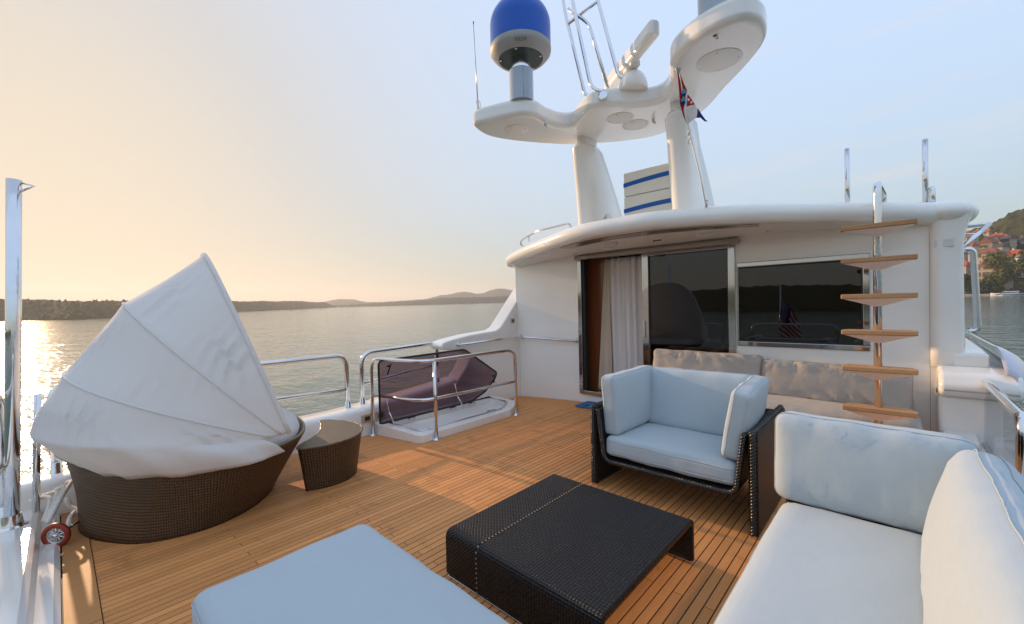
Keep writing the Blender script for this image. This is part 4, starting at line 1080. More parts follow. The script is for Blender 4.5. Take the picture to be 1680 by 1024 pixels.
tube('top_tube', [(-3.02, 4.42, 2.26), (-3.04, 4.42, 2.44), (-3.75, 4.62, 2.455), (-4.45, 5.05, 2.44), (-4.75, 5.45, 2.42), (-4.75, 6.2, 2.42)], 0.018, STEEL, t, 12, fr=0.22)
tubes('stanchion', [([(-4.05, 4.80, 2.22), (-4.05, 4.80, 2.44)], 0.012), ([(-4.72, 5.45, 2.22), (-4.72, 5.45, 2.42)], 0.012)], STEEL, t)
t = empty('grab_rail', (0.45, 5.7, 1.5), 'upright stainless grab rail on the starboard cabin corner', 'rail')
tube('tube', [(0.40, 5.52, 1.83), (0.485, 5.55, 1.83), (0.52, 5.62, 1.10), (0.43, 5.60, 1.09)], 0.024, STEEL, t, 14, fr=0.05)
lathe('flange', [(0.04, 0), (0.04, 0.01), (0.025, 0.02)], (0.425, 5.6, 1.075), STEEL, t, 16)
t = empty('roof_bracket_rail', (0.5, 6, 2.0), 'stainless strut below the starboard end of the roof rim', 'rail')
tubes('tube', [([(0.41, 5.75, 1.84), (0.64, 6.1, 2.10)], 0.02), ([(0.40, 6.1, 2.02), (0.56, 5.98, 2.0)], 0.014), ([(0.64, 6.1, 2.10), (0.46, 6.3, 2.12)], 0.02)], STEEL, t)
# wind screen rail on the starboard bulwark
t = empty('screen_rail', (0.5, 4.5, 0.15), 'thick stainless rail frame with clear panel on the starboard bulwark', 'rail')
tube('frame', [(0.50, 5.14, 0.15), (0.50, 5.14, 0.73), (0.50, 3.60, 0.73), (0.50, 3.60, 0.15)], 0.030, STEEL, t, 16, fr=0.10)
tube('lower_bar', [(0.50, 5.14, 0.22), (0.50, 3.60, 0.22)], 0.020, STEEL, t, 12)
box('panel', (0.495, 3.64, 0.25), (0.505, 5.10, 0.69), CLEAR, t)
hoop('stainless rail hoop on the starboard bulwark beside the near sofa', [(0.50, 3.30, 0.15), (0.50, 3.30, 0.73), (0.50, 0.1, 0.73), (0.50, 0.1, 0.15)], [(0.50, 3.30, 0.42), (0.50, 0.1, 0.42)])

# ------------------------------------------------------------------ radar arch
ra = empty('radar_arch', (-2.4, 5.2, 2.25), 'white winged radar arch on two raked legs above the roof', 'radar arch')
out = [(-3.83, 3.55), (-3.88, 3.85), (-3.72, 4.25), (-3.36, 4.78), (-3.0, 5.08), (-2.69, 5.28), (-2.25, 5.40), (-1.67, 5.14), (-1.29, 4.72), (-1.02, 4.42), (-0.82, 4.13), (-0.775, 3.86), (-0.84, 3.68), (-0.97, 3.62), (-1.18, 3.64), (-1.38, 3.73), (-1.52, 3.86), (-1.62, 4.08), (-1.72, 4.32), (-1.88, 4.48), (-2.06, 4.44), (-2.26, 4.24), (-2.42, 4.12), (-2.56, 4.11), (-2.76, 4.22), (-2.95, 4.34), (-3.05, 4.24), (-3.08, 4.04), (-3.07, 3.80), (-3.18, 3.65), (-3.5, 3.53), (-3.73, 3.48)]
plat = prism('platform', catmull(out, 4), 3.59, 3.80, WHITE, ra, 0.075, 5)
def leg(rows):
    V = []; Fc = []; N = 0
    for z, xa_, xb_, yf, yb_ in rows:
        ring = []
        w = (xb_-xa_)/2; xm = (xa_+xb_)/2
        for k in range(9):
            a = math.pi+math.pi*k/8; ring.append((xm+w*math.cos(a), yf+w*1.0+w*math.sin(a), z))
        ring += [(xb_, yb_-0.06, z), (xb_-0.03, yb_, z), (xa_+0.03, yb_, z), (xa_, yb_-0.06, z)]
        N = len(ring); V += ring
    for i in range(len(rows)-1):
        for k in range(N): Fc.append((i*N+k, i*N+(k+1) % N, (i+1)*N+(k+1) % N, (i+1)*N+k))
    Fc.append(tuple(range(N))); Fc.append(tuple((len(rows)-1)*N+k for k in range(N)))
    o = mk('leg', V, Fc, WHITE, ra, True)
    es = o.modifiers.new('e', 'EDGE_SPLIT'); es.split_angle = R(40)
    return o
lrow = [(2.20, -3.27, -3.03, 4.88, 6.10), (2.55, -3.25, -3.01, 4.82, 5.88), (2.90, -3.225, -2.985, 4.75, 5.60), (3.20, -3.19, -2.96, 4.66, 5.34), (3.44, -3.15, -2.93, 4.58, 5.10), (3.50, -3.12, -2.96, 4.62, 5.06), (3.51, -3.11, -2.97, 4.66, 5.02), (3.62, -3.11, -2.97, 4.66, 5.02)]
rrow = [(2.20, -1.95, -1.71, 4.84, 6.0), (2.55, -1.945, -1.70, 4.78, 5.75), (2.90, -1.935, -1.69, 4.70, 5.46), (3.20, -1.91, -1.67, 4.60, 5.12), (3.42, -1.89, -1.655, 4.50, 4.98), (3.48, -1.86, -1.69, 4.55, 4.94), (3.49, -1.85, -1.71, 4.60, 4.90), (3.62, -1.85, -1.71, 4.60, 4.90)]
leg(lrow); leg(rrow)
def ring_mark(name, c, r_, parent, m=WHITE2):
    o = lathe(name, [(0.01, -0.010), (r_*0.9, -0.010), (r_, -0.004), (r_, 0.01)], c, m, parent, 32)
    tubes('screw', [([(c[0]+r_*0.82*math.cos(a), c[1]+r_*0.82*math.sin(a), c[2]-0.013), (c[0]+r_*0.82*math.cos(a), c[1]+r_*0.82*math.sin(a), c[2])], 0.007) for a in (0.3, 1.8, 3.4, 4.9)], STEELD, o, 6)
for c, r_ in (((-3.47, 3.92, 3.59), 0.15), ((-2.40, 4.55, 3.59), 0.155), ((-2.36, 4.86, 3.59), 0.155), ((-1.19, 4.12, 3.59), 0.19)): ring_mark('inspection_plate', c, r_, ra)
o = lathe('inspection_plate', [(0.01, -0.006), (0.105, -0.006), (0.115, 0.0)], (0, 0, 0), WHITE2, ra, 32)
o.matrix_parent_inverse = wmat(ra).inverted(); o.location = (-2.985, 5.30, 2.52); o.rotation_euler = (0, R(90), 0); o.scale = (1.35, 1, 1)
for c in ((-3.08, 4.0, 3.58), (-2.12, 4.83, 3.58), (-1.10, 3.72, 3.62)):
    tubes('eyebolt', [([c, (c[0], c[1], c[2]-0.03)], 0.018), ([(c[0], c[1], c[2]-0.03), (c[0]+0.02, c[1], c[2]-0.06)], 0.012)], STEELD, ra, 8)

def sat_dome(loc, label, text=True):
    t = empty('satellite_dome', loc, label, 'satellite dome', 'satellite domes on the arch wings')
    lathe('pedestal', [(0.14, -0.02), (0.14, 0.335)], loc, POSTB, t, 40)
    lathe('collar', [(0.115, 0.33), (0.115, 0.50)], loc, STEEL, t, 40)
    lathe('flange', [(0.26, 0.475), (0.26, 0.488)], loc, mat('flange_green', (0.03, 0.045, 0.04), 0.4) if text else bpy.data.materials['flange_green'], t, 40)
    rg = lathe('base_ring', [(0.245, 0.485), (0.262, 0.465), (0.30, 0.485), (0.345, 0.535), (0.352, 0.555), (0.352, 0.600)], loc, RINGG, t, 64)
    pf = [(0.350, 0.601), (0.350, 0.84)] + [(0.350*math.cos(a*math.pi/2/14), 0.84+0.325*math.sin(a*math.pi/2/14)) for a in range(1, 14)] + [(0.01, 1.165)]
    lathe('dome', pf, loc, BLUE, t, 64)
    tubes('bolt', [([(loc[0]+0.235*math.cos(a), loc[1]+0.235*math.sin(a), loc[2]+0.46), (loc[0]+0.235*math.cos(a), loc[1]+0.235*math.sin(a), loc[2]+0.48)], 0.011) for a in (0.4, 1.6, 2.7, 3.9, 5.2)], STEEL, t, 8)
    tube('seam_bead', [(loc[0]+0.11, loc[1]-0.088, loc[2]+0.0), (loc[0]+0.11, loc[1]-0.088, loc[2]+0.33)], 0.004, POSTB, t, 6)
    if text:
        cu_ = bpy.data.curves.new('lettering', 'FONT'); cu_.body = 'KIUVI'; cu_.size = 0.055; cu_.extrude = 0.002; cu_.align_x = 'CENTER'; cu_.align_y = 'CENTER'
        cu_.materials.append(mat('lettering_grey', (0.22, 0.215, 0.21), 0.6))
        tmp_ = bpy.data.objects.new('lettering_curve', cu_); COL.objects.link(tmp_); bpy.context.view_layer.update()
        lme = bpy.data.meshes.new_from_object(tmp_.evaluated_get(bpy.context.evaluated_depsgraph_get())); bpy.data.objects.remove(tmp_)
        lo = bpy.data.objects.new('lettering', lme); COL.objects.link(lo)
        d = Vector((camo.location.x-loc[0]+0.0, -loc[1], 0)).normalized(); d = Vector((0.66, -0.75, 0)).normalized()
        n_ = Vector((d.x*0.72, d.y*0.72, -0.69)).normalized(); xx = Vector((-d.y, d.x, 0)); yy = n_.cross(xx)
        p = Vector(loc)+d*0.325+Vector((0, 0, 0.510))
        mw = Matrix.Identity(4)
        for i in range(3): mw[i][0], mw[i][1], mw[i][2], mw[i][3] = xx[i], yy[i], n_[i], p[i]
        lo.matrix_world = mw; lo.parent = rg; lo.matrix_parent_inverse = wmat(rg).inverted()
    return t
sat_dome((-3.22, 3.74, 3.795), 'blue topped satellite dome on the far wing of the radar arch')
sat_dome((-1.17, 3.97, 3.795), 'satellite dome pedestal on the near wing of the arch, cut by the frame', False)
wa = empty('whip_antenna', (-3.74, 3.52, 3.78), 'thin whip antenna on the far tip of the radar arch', 'antenna')
tube('whip', [(-3.74, 3.53, 3.86), (-3.775, 3.52, 4.84)], [0.008, 0.004], STEELD, wa, 8)
tubes('mount', [([(-3.74, 3.53, 3.78), (-3.74, 3.53, 3.90)], 0.016)], WHITE2, wa)
lathe('tip', [(0.006, 0), (0.006, 0.03), (0.002, 0.035)], (-3.775, 3.52, 4.835), BLACK, wa, 8)
tube('cable_loop', [(-3.73, 3.53+0.035*math.cos(a), 3.86+0.045*math.sin(a)) for a in [0.3*k for k in range(-5, 12)]], 0.004, ROPE, wa, 6)
# tubular light mast
tm = empty('light_mast', (-2.5, 4.2, 3.8), 'tubular stainless light mast frame leaning above the arch centre', 'mast')
r_ = 0.021
tube('rail', [(-2.48, 4.30, 3.77), (-2.66, 4.22, 3.81), (-3.02, 4.35, 5.05), (-3.1, 4.4, 5.5)], r_, STEEL, tm, 12, fr=0.12)
tube('rail', [(-2.36, 4.13, 3.72), (-2.52, 4.12, 3.83), (-2.80, 4.20, 4.98), (-2.90, 4.25, 5.5)], r_, STEEL, tm, 12, fr=0.12)
tube('rail', [(-2.40, 4.33, 3.78), (-2.72, 4.42, 4.78), (-2.90, 4.25, 4.95)], r_, STEEL, tm, 12, fr=0.10)
tube('rail', [(-2.02, 4.46, 3.79), (-2.24, 4.25, 3.86), (-2.60, 4.40, 5.05), (-2.68, 4.45, 5.5)], r_, STEEL, tm, 12, fr=0.12)
tube('cross_bar', [(-2.95, 4.32, 4.83), (-2.57, 4.385, 4.95)], r_*0.9, STEEL, tm, 12)
o = lathe('foot_flange', [(0.05, 0), (0.05, 0.012), (0.03, 0.022)], (0, 0, 0), STEEL, tm, 20)
o.matrix_parent_inverse = wmat(tm).inverted(); o.location = (-2.37, 4.115, 3.69); o.rotation_euler = (R(75), 0, R(20))
# open-array radar
rd = empty('radar_scanner', (-2.12, 4.45, 3.79), 'white open-array radar scanner with tilted bar on the arch centre', 'radar')
V = lathe('gearbox', [(0.15, 0), (0.16, 0.02), (0.15, 0.09), (0.125, 0.15), (0.09, 0.19), (0.055, 0.20), (0.05, 0.235)], (-2.15, 4.38, 3.755), WHITE, rd, 28)
def obox(name, c, xdir, ydir, half, m, parent, bevel=0.0, segs=3):
    xd, yd = Vector(xdir).normalized(), Vector(ydir).normalized(); zd = xd.cross(yd).normalized(); yd = zd.cross(xd)
    v = [Vector(c)+xd*half[0]*a+yd*half[1]*b+zd*half[2]*k for a in (-1, 1) for b in (-1, 1) for k in (-1, 1)]
    return mk(name, v, BF, m, parent, bevel=bevel, segs=segs)
bd = Vector((0.80, -0.58, 0.02))
obox('scanner_bar', (-2.17, 4.33, 4.075), bd, (0.58, 0.80, 0), (0.56, 0.060, 0.090), WHITE, rd, 0.05, 4)
obox('bar_mount', (-2.15, 4.34, 3.99), bd, (0.58, 0.80, 0), (0.11, 0.055, 0.03), WHITE2, rd, 0.01)
# seat back of the helm bench
sbk = empty('helm_seat_back', (-2.4, 5.2, 2.25), 'cream panelled seat back with two blue stripes between the arch legs', 'seat back')
for k, (z0_, z1_) in enumerate(((2.20, 2.845), (2.853, 3.165))):
    pn = boxes('panel', [((-2.735, 5.25, z0_), (-2.02, 5.33, z1_))], CREAM, sbk, 0.012)
    zs_ = (2.655, 3.0)[k]
    V = []; Fc = []
    for i in range(13):
        x = -2.737+0.717*i/12; zc = zs_+0.05*(math.sin(math.pi*(0.1+0.42*i/12))-0.3)
        V += [(x, 5.246, zc-0.028), (x, 5.246, zc+0.028), (x, 5.2495, zc+0.028), (x, 5.2495, zc-0.028)]
    for i in range(12):
        for j in range(4): Fc.append((4*i+j, 4*i+(j+1) % 4, 4*i+4+(j+1) % 4, 4*i+4+j))
    mk('stripe', V, Fc, STRIPE, pn)
# flag and halyard
fl = empty('flag', (-1.5, 4.0, 3.55), 'limp red, white and blue flag hanging under the near arch wing', 'flag')
def cloth(name, polys, m, dy=0.0):
    V = []; Fc = []
    for poly in polys:
        b = len(V)
        for x, z in poly: V.append((x, 4.0+dy+0.03*math.sin((x+1.5)*22)+0.02*math.sin(z*11), z))
        Fc.append(tuple(range(b, len(V))))
    return mk(name, V, Fc, m, fl, False, solid=0.004)
cloth('red_band', [[(-1.520, 3.565), (-1.500, 3.562), (-1.468, 3.45), (-1.436, 3.375), (-1.452, 3.30), (-1.468, 3.20), (-1.462, 3.12), (-1.448, 3.075), (-1.472, 3.14), (-1.492, 3.26), (-1.502, 3.40)], [(-1.43, 3.335), (-1.39, 3.27), (-1.36, 3.21), (-1.38, 3.215), (-1.415, 3.225), (-1.44, 3.225)]], RED)
cloth('white_band', [[(-1.452, 3.30), (-1.432, 3.335), (-1.44, 3.222), (-1.38, 3.213), (-1.352, 3.205), (-1.338, 3.15), (-1.352, 3.092), (-1.40, 3.095), (-1.446, 3.075), (-1.462, 3.12), (-1.468, 3.20)]], FWHITE, 0.003)
cloth('blue_band', [[(-1.332, 3.165), (-1.30, 3.10), (-1.27, 3.045), (-1.252, 3.025), (-1.275, 3.03), (-1.312, 3.075), (-1.350, 3.09), (-1.337, 3.13)]], NAVY)
cloth('crown_patch', [[(-1.482, 3.375), (-1.462, 3.39), (-1.438, 3.37), (-1.446, 3.35), (-1.476, 3.348)], [(-1.484, 3.29), (-1.462, 3.312), (-1.446, 3.305), (-1.45, 3.28), (-1.48, 3.275)]], SKYB, -0.006)
cloth('crown_dark', [[(-1.482, 3.27), (-1.45, 3.275), (-1.453, 3.25), (-1.48, 3.245)], [(-1.48, 3.345), (-1.448, 3.345), (-1.452, 3.325), (-1.48, 3.325)]], NAVY, -0.006)
cloth('check', [[(-1.43, 3.29), (-1.412, 3.288), (-1.408, 3.268), (-1.425, 3.265)], [(-1.40, 3.255), (-1.383, 3.25), (-1.38, 3.232), (-1.40, 3.232)]], FWHITE, -0.006)
hy = empty('halyard', (-1.4, 4.1, 2.3), 'thin grey halyard running from the flag down to the roof', 'rope')
tube('line', [(-1.505, 4.0, 3.61), (-1.44, 4.02, 3.1), (-1.425, 4.03, 2.98)], 0.005, ROPE, hy, 6)
tube('line', [(-1.425, 4.03, 2.98), (-1.36, 4.10, 2.6), (-1.325, 4.15, 2.30)], 0.007, ROPE, hy, 6)
tube('knot', [(-1.43+0.012*math.sin(k*1.1), 4.03+0.012*math.cos(k*1.1), 3.02-0.012*k) for k in range(12)], 0.008, ROPE, hy, 6)
tubes('cleat', [([(-1.325, 4.15, 2.30), (-1.32, 4.155, 2.36)], 0.012)], STEELD, hy)
lathe('block', [(0.006, -0.05), (0.022, -0.03), (0.03, 0.0)], (-1.51, 4.0, 3.60), STEELD, hy, 12)
# ensign astern, mirrored in the window
en = empty('ensign', (-1.9, -0.65, 0.1), 'striped ensign on a thin staff astern, mirrored in the dark window', 'flag')
tube('staff', [(-2.02, -0.62, 0.05), (-2.02, -0.80, 1.75)], 0.016, STEEL, en, 10)
def ens(name, rects, m, off=0.0):
    V = []; Fc = []
    for (s0, s1, t0, t1) in rects:
        n = 10
        for i in range(n+1):
            s = s0+(s1-s0)*i/n
            for t in (t0, t1):
                z = 1.45-0.85*t-0.50*s; V.append((-2.0+0.36*s+0.03*math.sin(t*6+s*5), -0.77+0.07*math.sin(s*9+t*2)+0.1*t+off, z))
        b = len(V)-2*(n+1)
        for i in range(n): Fc.append((b+2*i, b+2*i+1, b+2*i+3, b+2*i+2))
    return mk(name, V, Fc, m, en, True)
for k in range(0, 13, 2): ens('red_stripe', [(0.42 if k < 7 else 0, 1, k/13, (k+1)/13)], RED)
for k in range(1, 13, 2): ens('white_stripe', [(0.42 if k < 7 else 0, 1, k/13, (k+1)/13)], FWHITE)
ens('canton', [(0, 0.42, 0, 7/13)], NAVY)
ens('star', [(0.03+0.066*c, 0.06+0.066*c, 0.03+0.056*r, 0.06+0.056*r) for r in range(9) for c in range(6 if r % 2 == 0 else 5)], FWHITE, 0.008)

# ------------------------------------------------------------------ town across the water
ROOFS = [mat('roof_terracotta', (0.34, 0.105, 0.045), 0.9, var=0.3, vscale=0.6), mat('roof_brown', (0.20, 0.085, 0.045), 0.9, var=0.3, vscale=0.6), mat('roof_red', (0.40, 0.085, 0.035), 0.9, var=0.25, vscale=0.6), mat('roof_dark', (0.09, 0.060, 0.045), 0.9, var=0.3, vscale=0.6)]
WALLS = [mat('wall_stone', (0.42, 0.34, 0.255), 0.9, var=0.22, vscale=0.8, bump=0.3, bscale=2), mat('wall_cream', (0.52, 0.43, 0.32), 0.9, var=0.12, vscale=0.4), mat('wall_white', (0.66, 0.62, 0.56), 0.9, var=0.08, vscale=0.4), mat('wall_grey', (0.27, 0.235, 0.20), 0.9, var=0.2, vscale=0.8)]
PANE = mat('window_dark', (0.035, 0.028, 0.022), 0.4)
SHUT = mat('shutter_green', (0.035, 0.06, 0.045), 0.7)
def pix_ray(x, y):
    d = fw + rt*((x-840)/F) - up*((y-512)/F)
    return Vector((d.dot(xs), d.dot(ys), d.dot(nz_)))
def town_pt(zx, zy, dist):
    d = pix_ray(1560+zx/6.02, 330+zy/6.02); k = dist/math.hypot(d.x, d.y)
    return Vector((d.x*k, d.y*k, HS+d.z*k))
def house(x0, x1, yr, ye, yb, dist, wall, roof, label, wins=(), ridge='x', shut=None, turn=0.0):
    A, B = town_pt(x0, ye, dist), town_pt(x1, ye, dist); base = town_pt((x0+x1)/2, yb, dist).z; eave = (A.z+B.z)/2
    top = town_pt((x0+x1)/2, yr, dist+5).z; w = wpx = (B-A).length; c = (A+B)/2
    ux0 = Vector((B.x-A.x, B.y-A.y, 0)).normalized(); tn = R(-30+turn); ux = Matrix.Rotation(tn, 3, 'Z') @ ux0; uy = Vector((-ux.y, ux.x, 0)); w = max(4.0, (w-3.0)/math.cos(tn))
    t = empty('house', (0, 0, 0)); tag(t, label, 'house', 'houses of the hillside town')
    t.matrix_world = SEA @ Matrix.Translation((c.x, c.y, base))
    dp = max(7.0, min(11, w*0.6)); q = 0.45
    def P(a, b, z): return Vector((c.x, c.y, 0))+ux*a+uy*b+Vector((0, 0, z))
    def add(name, V, Fc, m, parent):
        me = bpy.data.meshes.new(name); me.from_pydata([tuple(SEA @ v) for v in V], [], Fc)
        return mkme(name, me, m, parent)
    hw = w/2; lo = base-8
    v = [P(sx*hw, b, z) for sx in (-1, 1) for b in (0, dp) for z in (lo, eave)]
    add('wall', v, BF, WALLS[wall], t)
    o_ = 0.5
    if ridge == 'x':
        hip = min(hw*0.45, dp*0.45)
        v = [P(-hw-o_, -o_, eave-0.15), P(hw+o_, -o_, eave-0.15), P(hw+o_, dp+o_, eave-0.15), P(-hw-o_, dp+o_, eave-0.15), P(-hw+hip, dp/2, top), P(hw-hip, dp/2, top)]
        v += [x_-Vector((0, 0, 0.3)) for x_ in v[:4]]
        f = [(0, 1, 5, 4), (1, 2, 5), (2, 3, 4, 5), (3, 0, 4), (0, 6, 7, 1), (1, 7, 8, 2), (2, 8, 9, 3), (3, 9, 6, 0), (6, 9, 8, 7)]
    else:
        v = [P(-hw-o_, -o_, eave-0.15), P(hw+o_, -o_, eave-0.15), P(hw+o_, dp+o_, eave-0.15), P(-hw-o_, dp+o_, eave-0.15), P(0, -o_, top), P(0, dp+o_, top)]
        v += [x_-Vector((0, 0, 0.3)) for x_ in v[:4]]
        f = [(0, 4, 5, 3), (1, 2, 5, 4), (0, 1, 4), (2, 3, 5), (0, 6, 7, 1), (1, 7, 8, 2), (2, 8, 9, 3), (3, 9, 6, 0), (6, 9, 8, 7)]
    rf = add('roof', v, f, ROOFS[roof], t)
    a = -hw*0.4; v = [P(a+i*0.8, dp*0.5+j*0.8, z) for i in (0, 1) for j in (0, 1) for z in (eave, top+1.0)]
    add('chimney', v, BF, WALLS[wall], rf)
    sc = dist/F/6.02
    for wx, wy, ww, wh in wins:
        p = town_pt(wx, wy, dist); a = (Vector((p.x, p.y, 0))-Vector((c.x, c.y, 0))).dot(ux0)*w/wpx; ww2, wh2 = ww*sc*0.55, wh*sc*0.46
        fr = [P(a+s_*(ww2+0.12), b, z) for s_ in (-1, 1) for b in (-0.08, 0.05) for z in (p.z-wh2-0.12, p.z+wh2+0.12)]
        wo = add('window', fr, BF, WALLS[wall], t)
        v = [P(a+s_*ww2, b, z) for s_ in (-1, 1) for b in (-0.11, 0.0) for z in (p.z-wh2, p.z+wh2)]
        add('pane', v, BF, shut or PANE, wo)
    return t
def wgrid(xs_, ys_, w=22, h=24): return [(x, y, w, h) for y in ys_ for x in xs_]
HN = []
house(185, 560, 592, 640, 832, 424, 0, 1, 'big three-storey stone house on the quay with brown hipped roof', [(240, 665, 24, 24), (343, 658, 26, 26), (440, 652, 42, 20), (240, 728, 30, 32), (343, 725, 32, 34), (443, 720, 34, 32), (240, 797, 30, 36), (343, 792, 32, 38)])
house(30, 180, 598, 640, 800, 428, 1, 2, 'small cream quay house left of the big stone house', [(98, 676, 24, 30), (60, 676, 20, 26)])
house(158, 482, 472, 515, 600, 452, 0, 1, 'long stone house behind the big quay house, with wide brown roof', [(200, 546, 20, 26), (270, 541, 20, 26), (387, 531, 24, 26)])
house(272, 470, 565, 594, 640, 440, 1, 2, 'low red-roofed annex between the two long stone houses', [(330, 612, 16, 14)])
house(484, 720, 484, 536, 640, 448, 2, 2, 'white house with bright red roof behind the big tree', [(535, 574, 24, 22), (600, 572, 20, 22)])
house(25, 110, 482, 520, 600, 455, 1, 1, 'narrow cream house behind the grab rail, brown roof', [(50, 560, 18, 22), (88, 558, 16, 22)])
house(442, 612, 346, 374, 495, 492, 0, 3, 'tall square stone house with green shutters halfway up the hill', [(492, 396, 22, 20), (566, 390, 24, 20), (567, 430, 26, 24), (571, 470, 30, 28)], shut=SHUT)
house(380, 540, 420, 452, 520, 472, 0, 3, 'stone gable house with dark roof below the square house', [(430, 480, 18, 20)], 'x')
house(240, 440, 362, 415, 485, 485, 3, 1, 'brown gabled house with wide eaves in the middle of the town', [(272, 452, 24, 18), (315, 450, 24, 18), (350, 450, 22, 18)], 'z')
house(110, 240, 405, 440, 500, 474, 1, 2, 'cream house with red roof left of the gabled house', [(172, 476, 18, 22), (195, 476, 16, 22)])
house(30, 242, 318, 348, 420, 515, 0, 1, 'wide stone house on the upper left slope of the town', [(194, 368, 20, 22), (120, 370, 16, 20), (248, 388, 1, 1)])
house(330, 545, 322, 350, 395, 520, 1, 2, 'long cream house with red roof above the brown gable', [(380, 372, 14, 12), (500, 366, 14, 12)])
house(482, 575, 206, 240, 292, 560, 2, 0, 'high pale house beside a stone tower near the hilltop', [(520, 262, 14, 16), (550, 268, 14, 16)])
house(572, 622, 198, 214, 300, 563, 3, 0, 'square stone tower house near the hilltop', [(597, 250, 10, 14)])
house(632, 724, 204, 226, 290, 556, 2, 0, 'uppermost white house at the right end of the hill', [(662, 255, 14, 18), (700, 252, 14, 18)])
house(292, 400, 280, 304, 332, 540, 1, 0, 'low pale house in the upper row, second from the left', [(330, 318, 12, 10)])
house(402, 530, 266, 294, 330, 545, 2, 0, 'low white house in the upper row below the tower', [(450, 312, 12, 12), (495, 310, 12, 12)])
house(190, 288, 290, 305, 328, 548, 1, 0, 'small cream house in the upper row behind the roof strut', [(240, 316, 10, 10)])
house(105, 188, 296, 308, 330, 552, 2, 2, 'leftmost small white house of the upper row', [(150, 320, 10, 10)])
house(612, 724, 358, 384, 490, 498, 3, 3, 'grey dark-roofed house right of the square stone house', [(655, 420, 20, 22), (656, 464, 28, 24)])
house(652, 724, 290, 308, 362, 528, 1, 0, 'cream house with orange roof right of the long red roof', [(690, 335, 16, 16)])
house(560, 655, 318, 338, 370, 524, 0, 0, 'low stone house between the long red roof and the orange roof', [(600, 354, 12, 12)])
# bell-shaped white chimney stack
# quay
qm = mat('quay_stone', (0.50, 0.42, 0.33), 0.9, var=0.15, vscale=0.3)
a, b = pol(-2, 410), pol(14, 410); n_ = 20; V = []; Fc = []
for i in range(n_+1):
    az = -2+16*i/n_
    for d, z in ((408, -1), (408, 1.25), (424, 1.4), (424, -1)):
        V.append(pol(az, d, z))
for i in range(n_):
    for j in range(3): Fc.append((4*i+j, 4*i+j+1, 4*i+5+j, 4*i+4+j))
o = mk('quay', V, Fc, qm); sea_put(o); tag(o, kind='structure')

LEAF = scrub_mat('leaves', (0.045, 0.058, 0.010), (0.190, 0.175, 0.035), 0.35)
LEAFD = scrub_mat('leaves_dark', (0.026, 0.036, 0.010), (0.095, 0.100, 0.030), 0.4)
BARK = mat('bark', (0.09, 0.065, 0.045), 0.9, var=0.2)
def tree(zx, zy_top, zy_bot, width, dist, label, m=None, n_leaf=1300, seed=0, cat='tree', name='tree', trunk=True):
    rg = random.Random(seed); top = town_pt(zx, zy_top, dist); bot = town_pt(zx, zy_bot, dist)
    H = top.z-bot.z; Wd = width*dist/F/6.02
    t = empty(name); tag(t, label, cat, 'trees and bushes along the quay'); t.matrix_world = SEA @ Matrix.Translation(bot)
    def add(nm, V, Fc, mt):
        me = bpy.data.meshes.new(nm); me.from_pydata([tuple(SEA @ Vector(v)) for v in V], [], Fc); return mkme(nm, me, mt, t)
    c = bot+Vector((0, 0, H*(0.56 if trunk else 0.45)))
    lobes = [(c+Vector((rg.uniform(-.34, .34)*Wd, rg.uniform(-.3, .3)*Wd, rg.uniform(-.26, .30)*H)), rg.uniform(.16, .27)*Wd) for _ in range(13)]
    V = []; Fc = []
    for k in range(n_leaf):
        lc, lr = lobes[k % 13]; d = Vector((rg.gauss(0, 1), rg.gauss(0, 1), rg.gauss(0, 1))).normalized()
        p = lc+d*lr*rg.uniform(.7, 1.08); p.z = max(p.z, bot.z+0.3)
        s = rg.uniform(.45, 1.0); u = d.cross(Vector((rg.uniform(-1, 1), rg.uniform(-1, 1), rg.uniform(-1, 1)))).normalized()
        w = d.cross(u); w = (w+d*rg.uniform(-.7, .7)).normalized(); b_ = len(V)
        V += [p-u*s, p+w*s*0.7, p+u*s, p-w*s*0.7]; Fc.append((b_, b_+1, b_+2, b_+3))
    add('crown', V, Fc, m or LEAF)
    if trunk:
        v, f, _ = tube_data([bot-Vector((0, 0, 3)), bot+Vector((0.2, 0, H*0.3)), c], [0.5, 0.4, 0.15], 8)
        for lc, lr in lobes[:5]:
            v2, f2, _ = tube_data([bot+Vector((0.2, 0, H*0.3)), lc], [0.2, 0.06], 6); bb = len(v); v += v2; f += [tuple(i+bb for i in q) for q in f2]
        add('trunk', v, f, BARK)
    return t
tree(625, 505, 850, 270, 419, 'big round green tree on the quay behind the white motorboat', LEAF, 2600, 1)
tree(80, 700, 880, 90, 420, 'dark tree at the left end of the quay', LEAFD, 700, 2)
tree(205, 735, 870, 60, 421, 'small dark tree in front of the big stone house', LEAFD, 400, 3)
tree(445, 730, 860, 110, 420, 'medium green tree between the stone house and the big tree', LEAF, 900, 4)
tree(270, 815, 892, 190, 419, 'low wide hedge along the quay below the stone house', LEAFD, 900, 5, 'hedge', 'hedge', False)
tree(430, 840, 890, 120, 418, 'low bush on the quay edge beside the motorboat', LEAF, 500, 6, 'bush', 'bush', False)
tree(705, 425, 470, 50, 490, 'small dark bush in front of the grey house', LEAFD, 250, 7, 'bush', 'bush', False)
tree(640, 860, 915, 60, 418, 'little bush on the quay behind the motorboat stern', LEAFD, 200, 8, 'bush', 'bush', False)

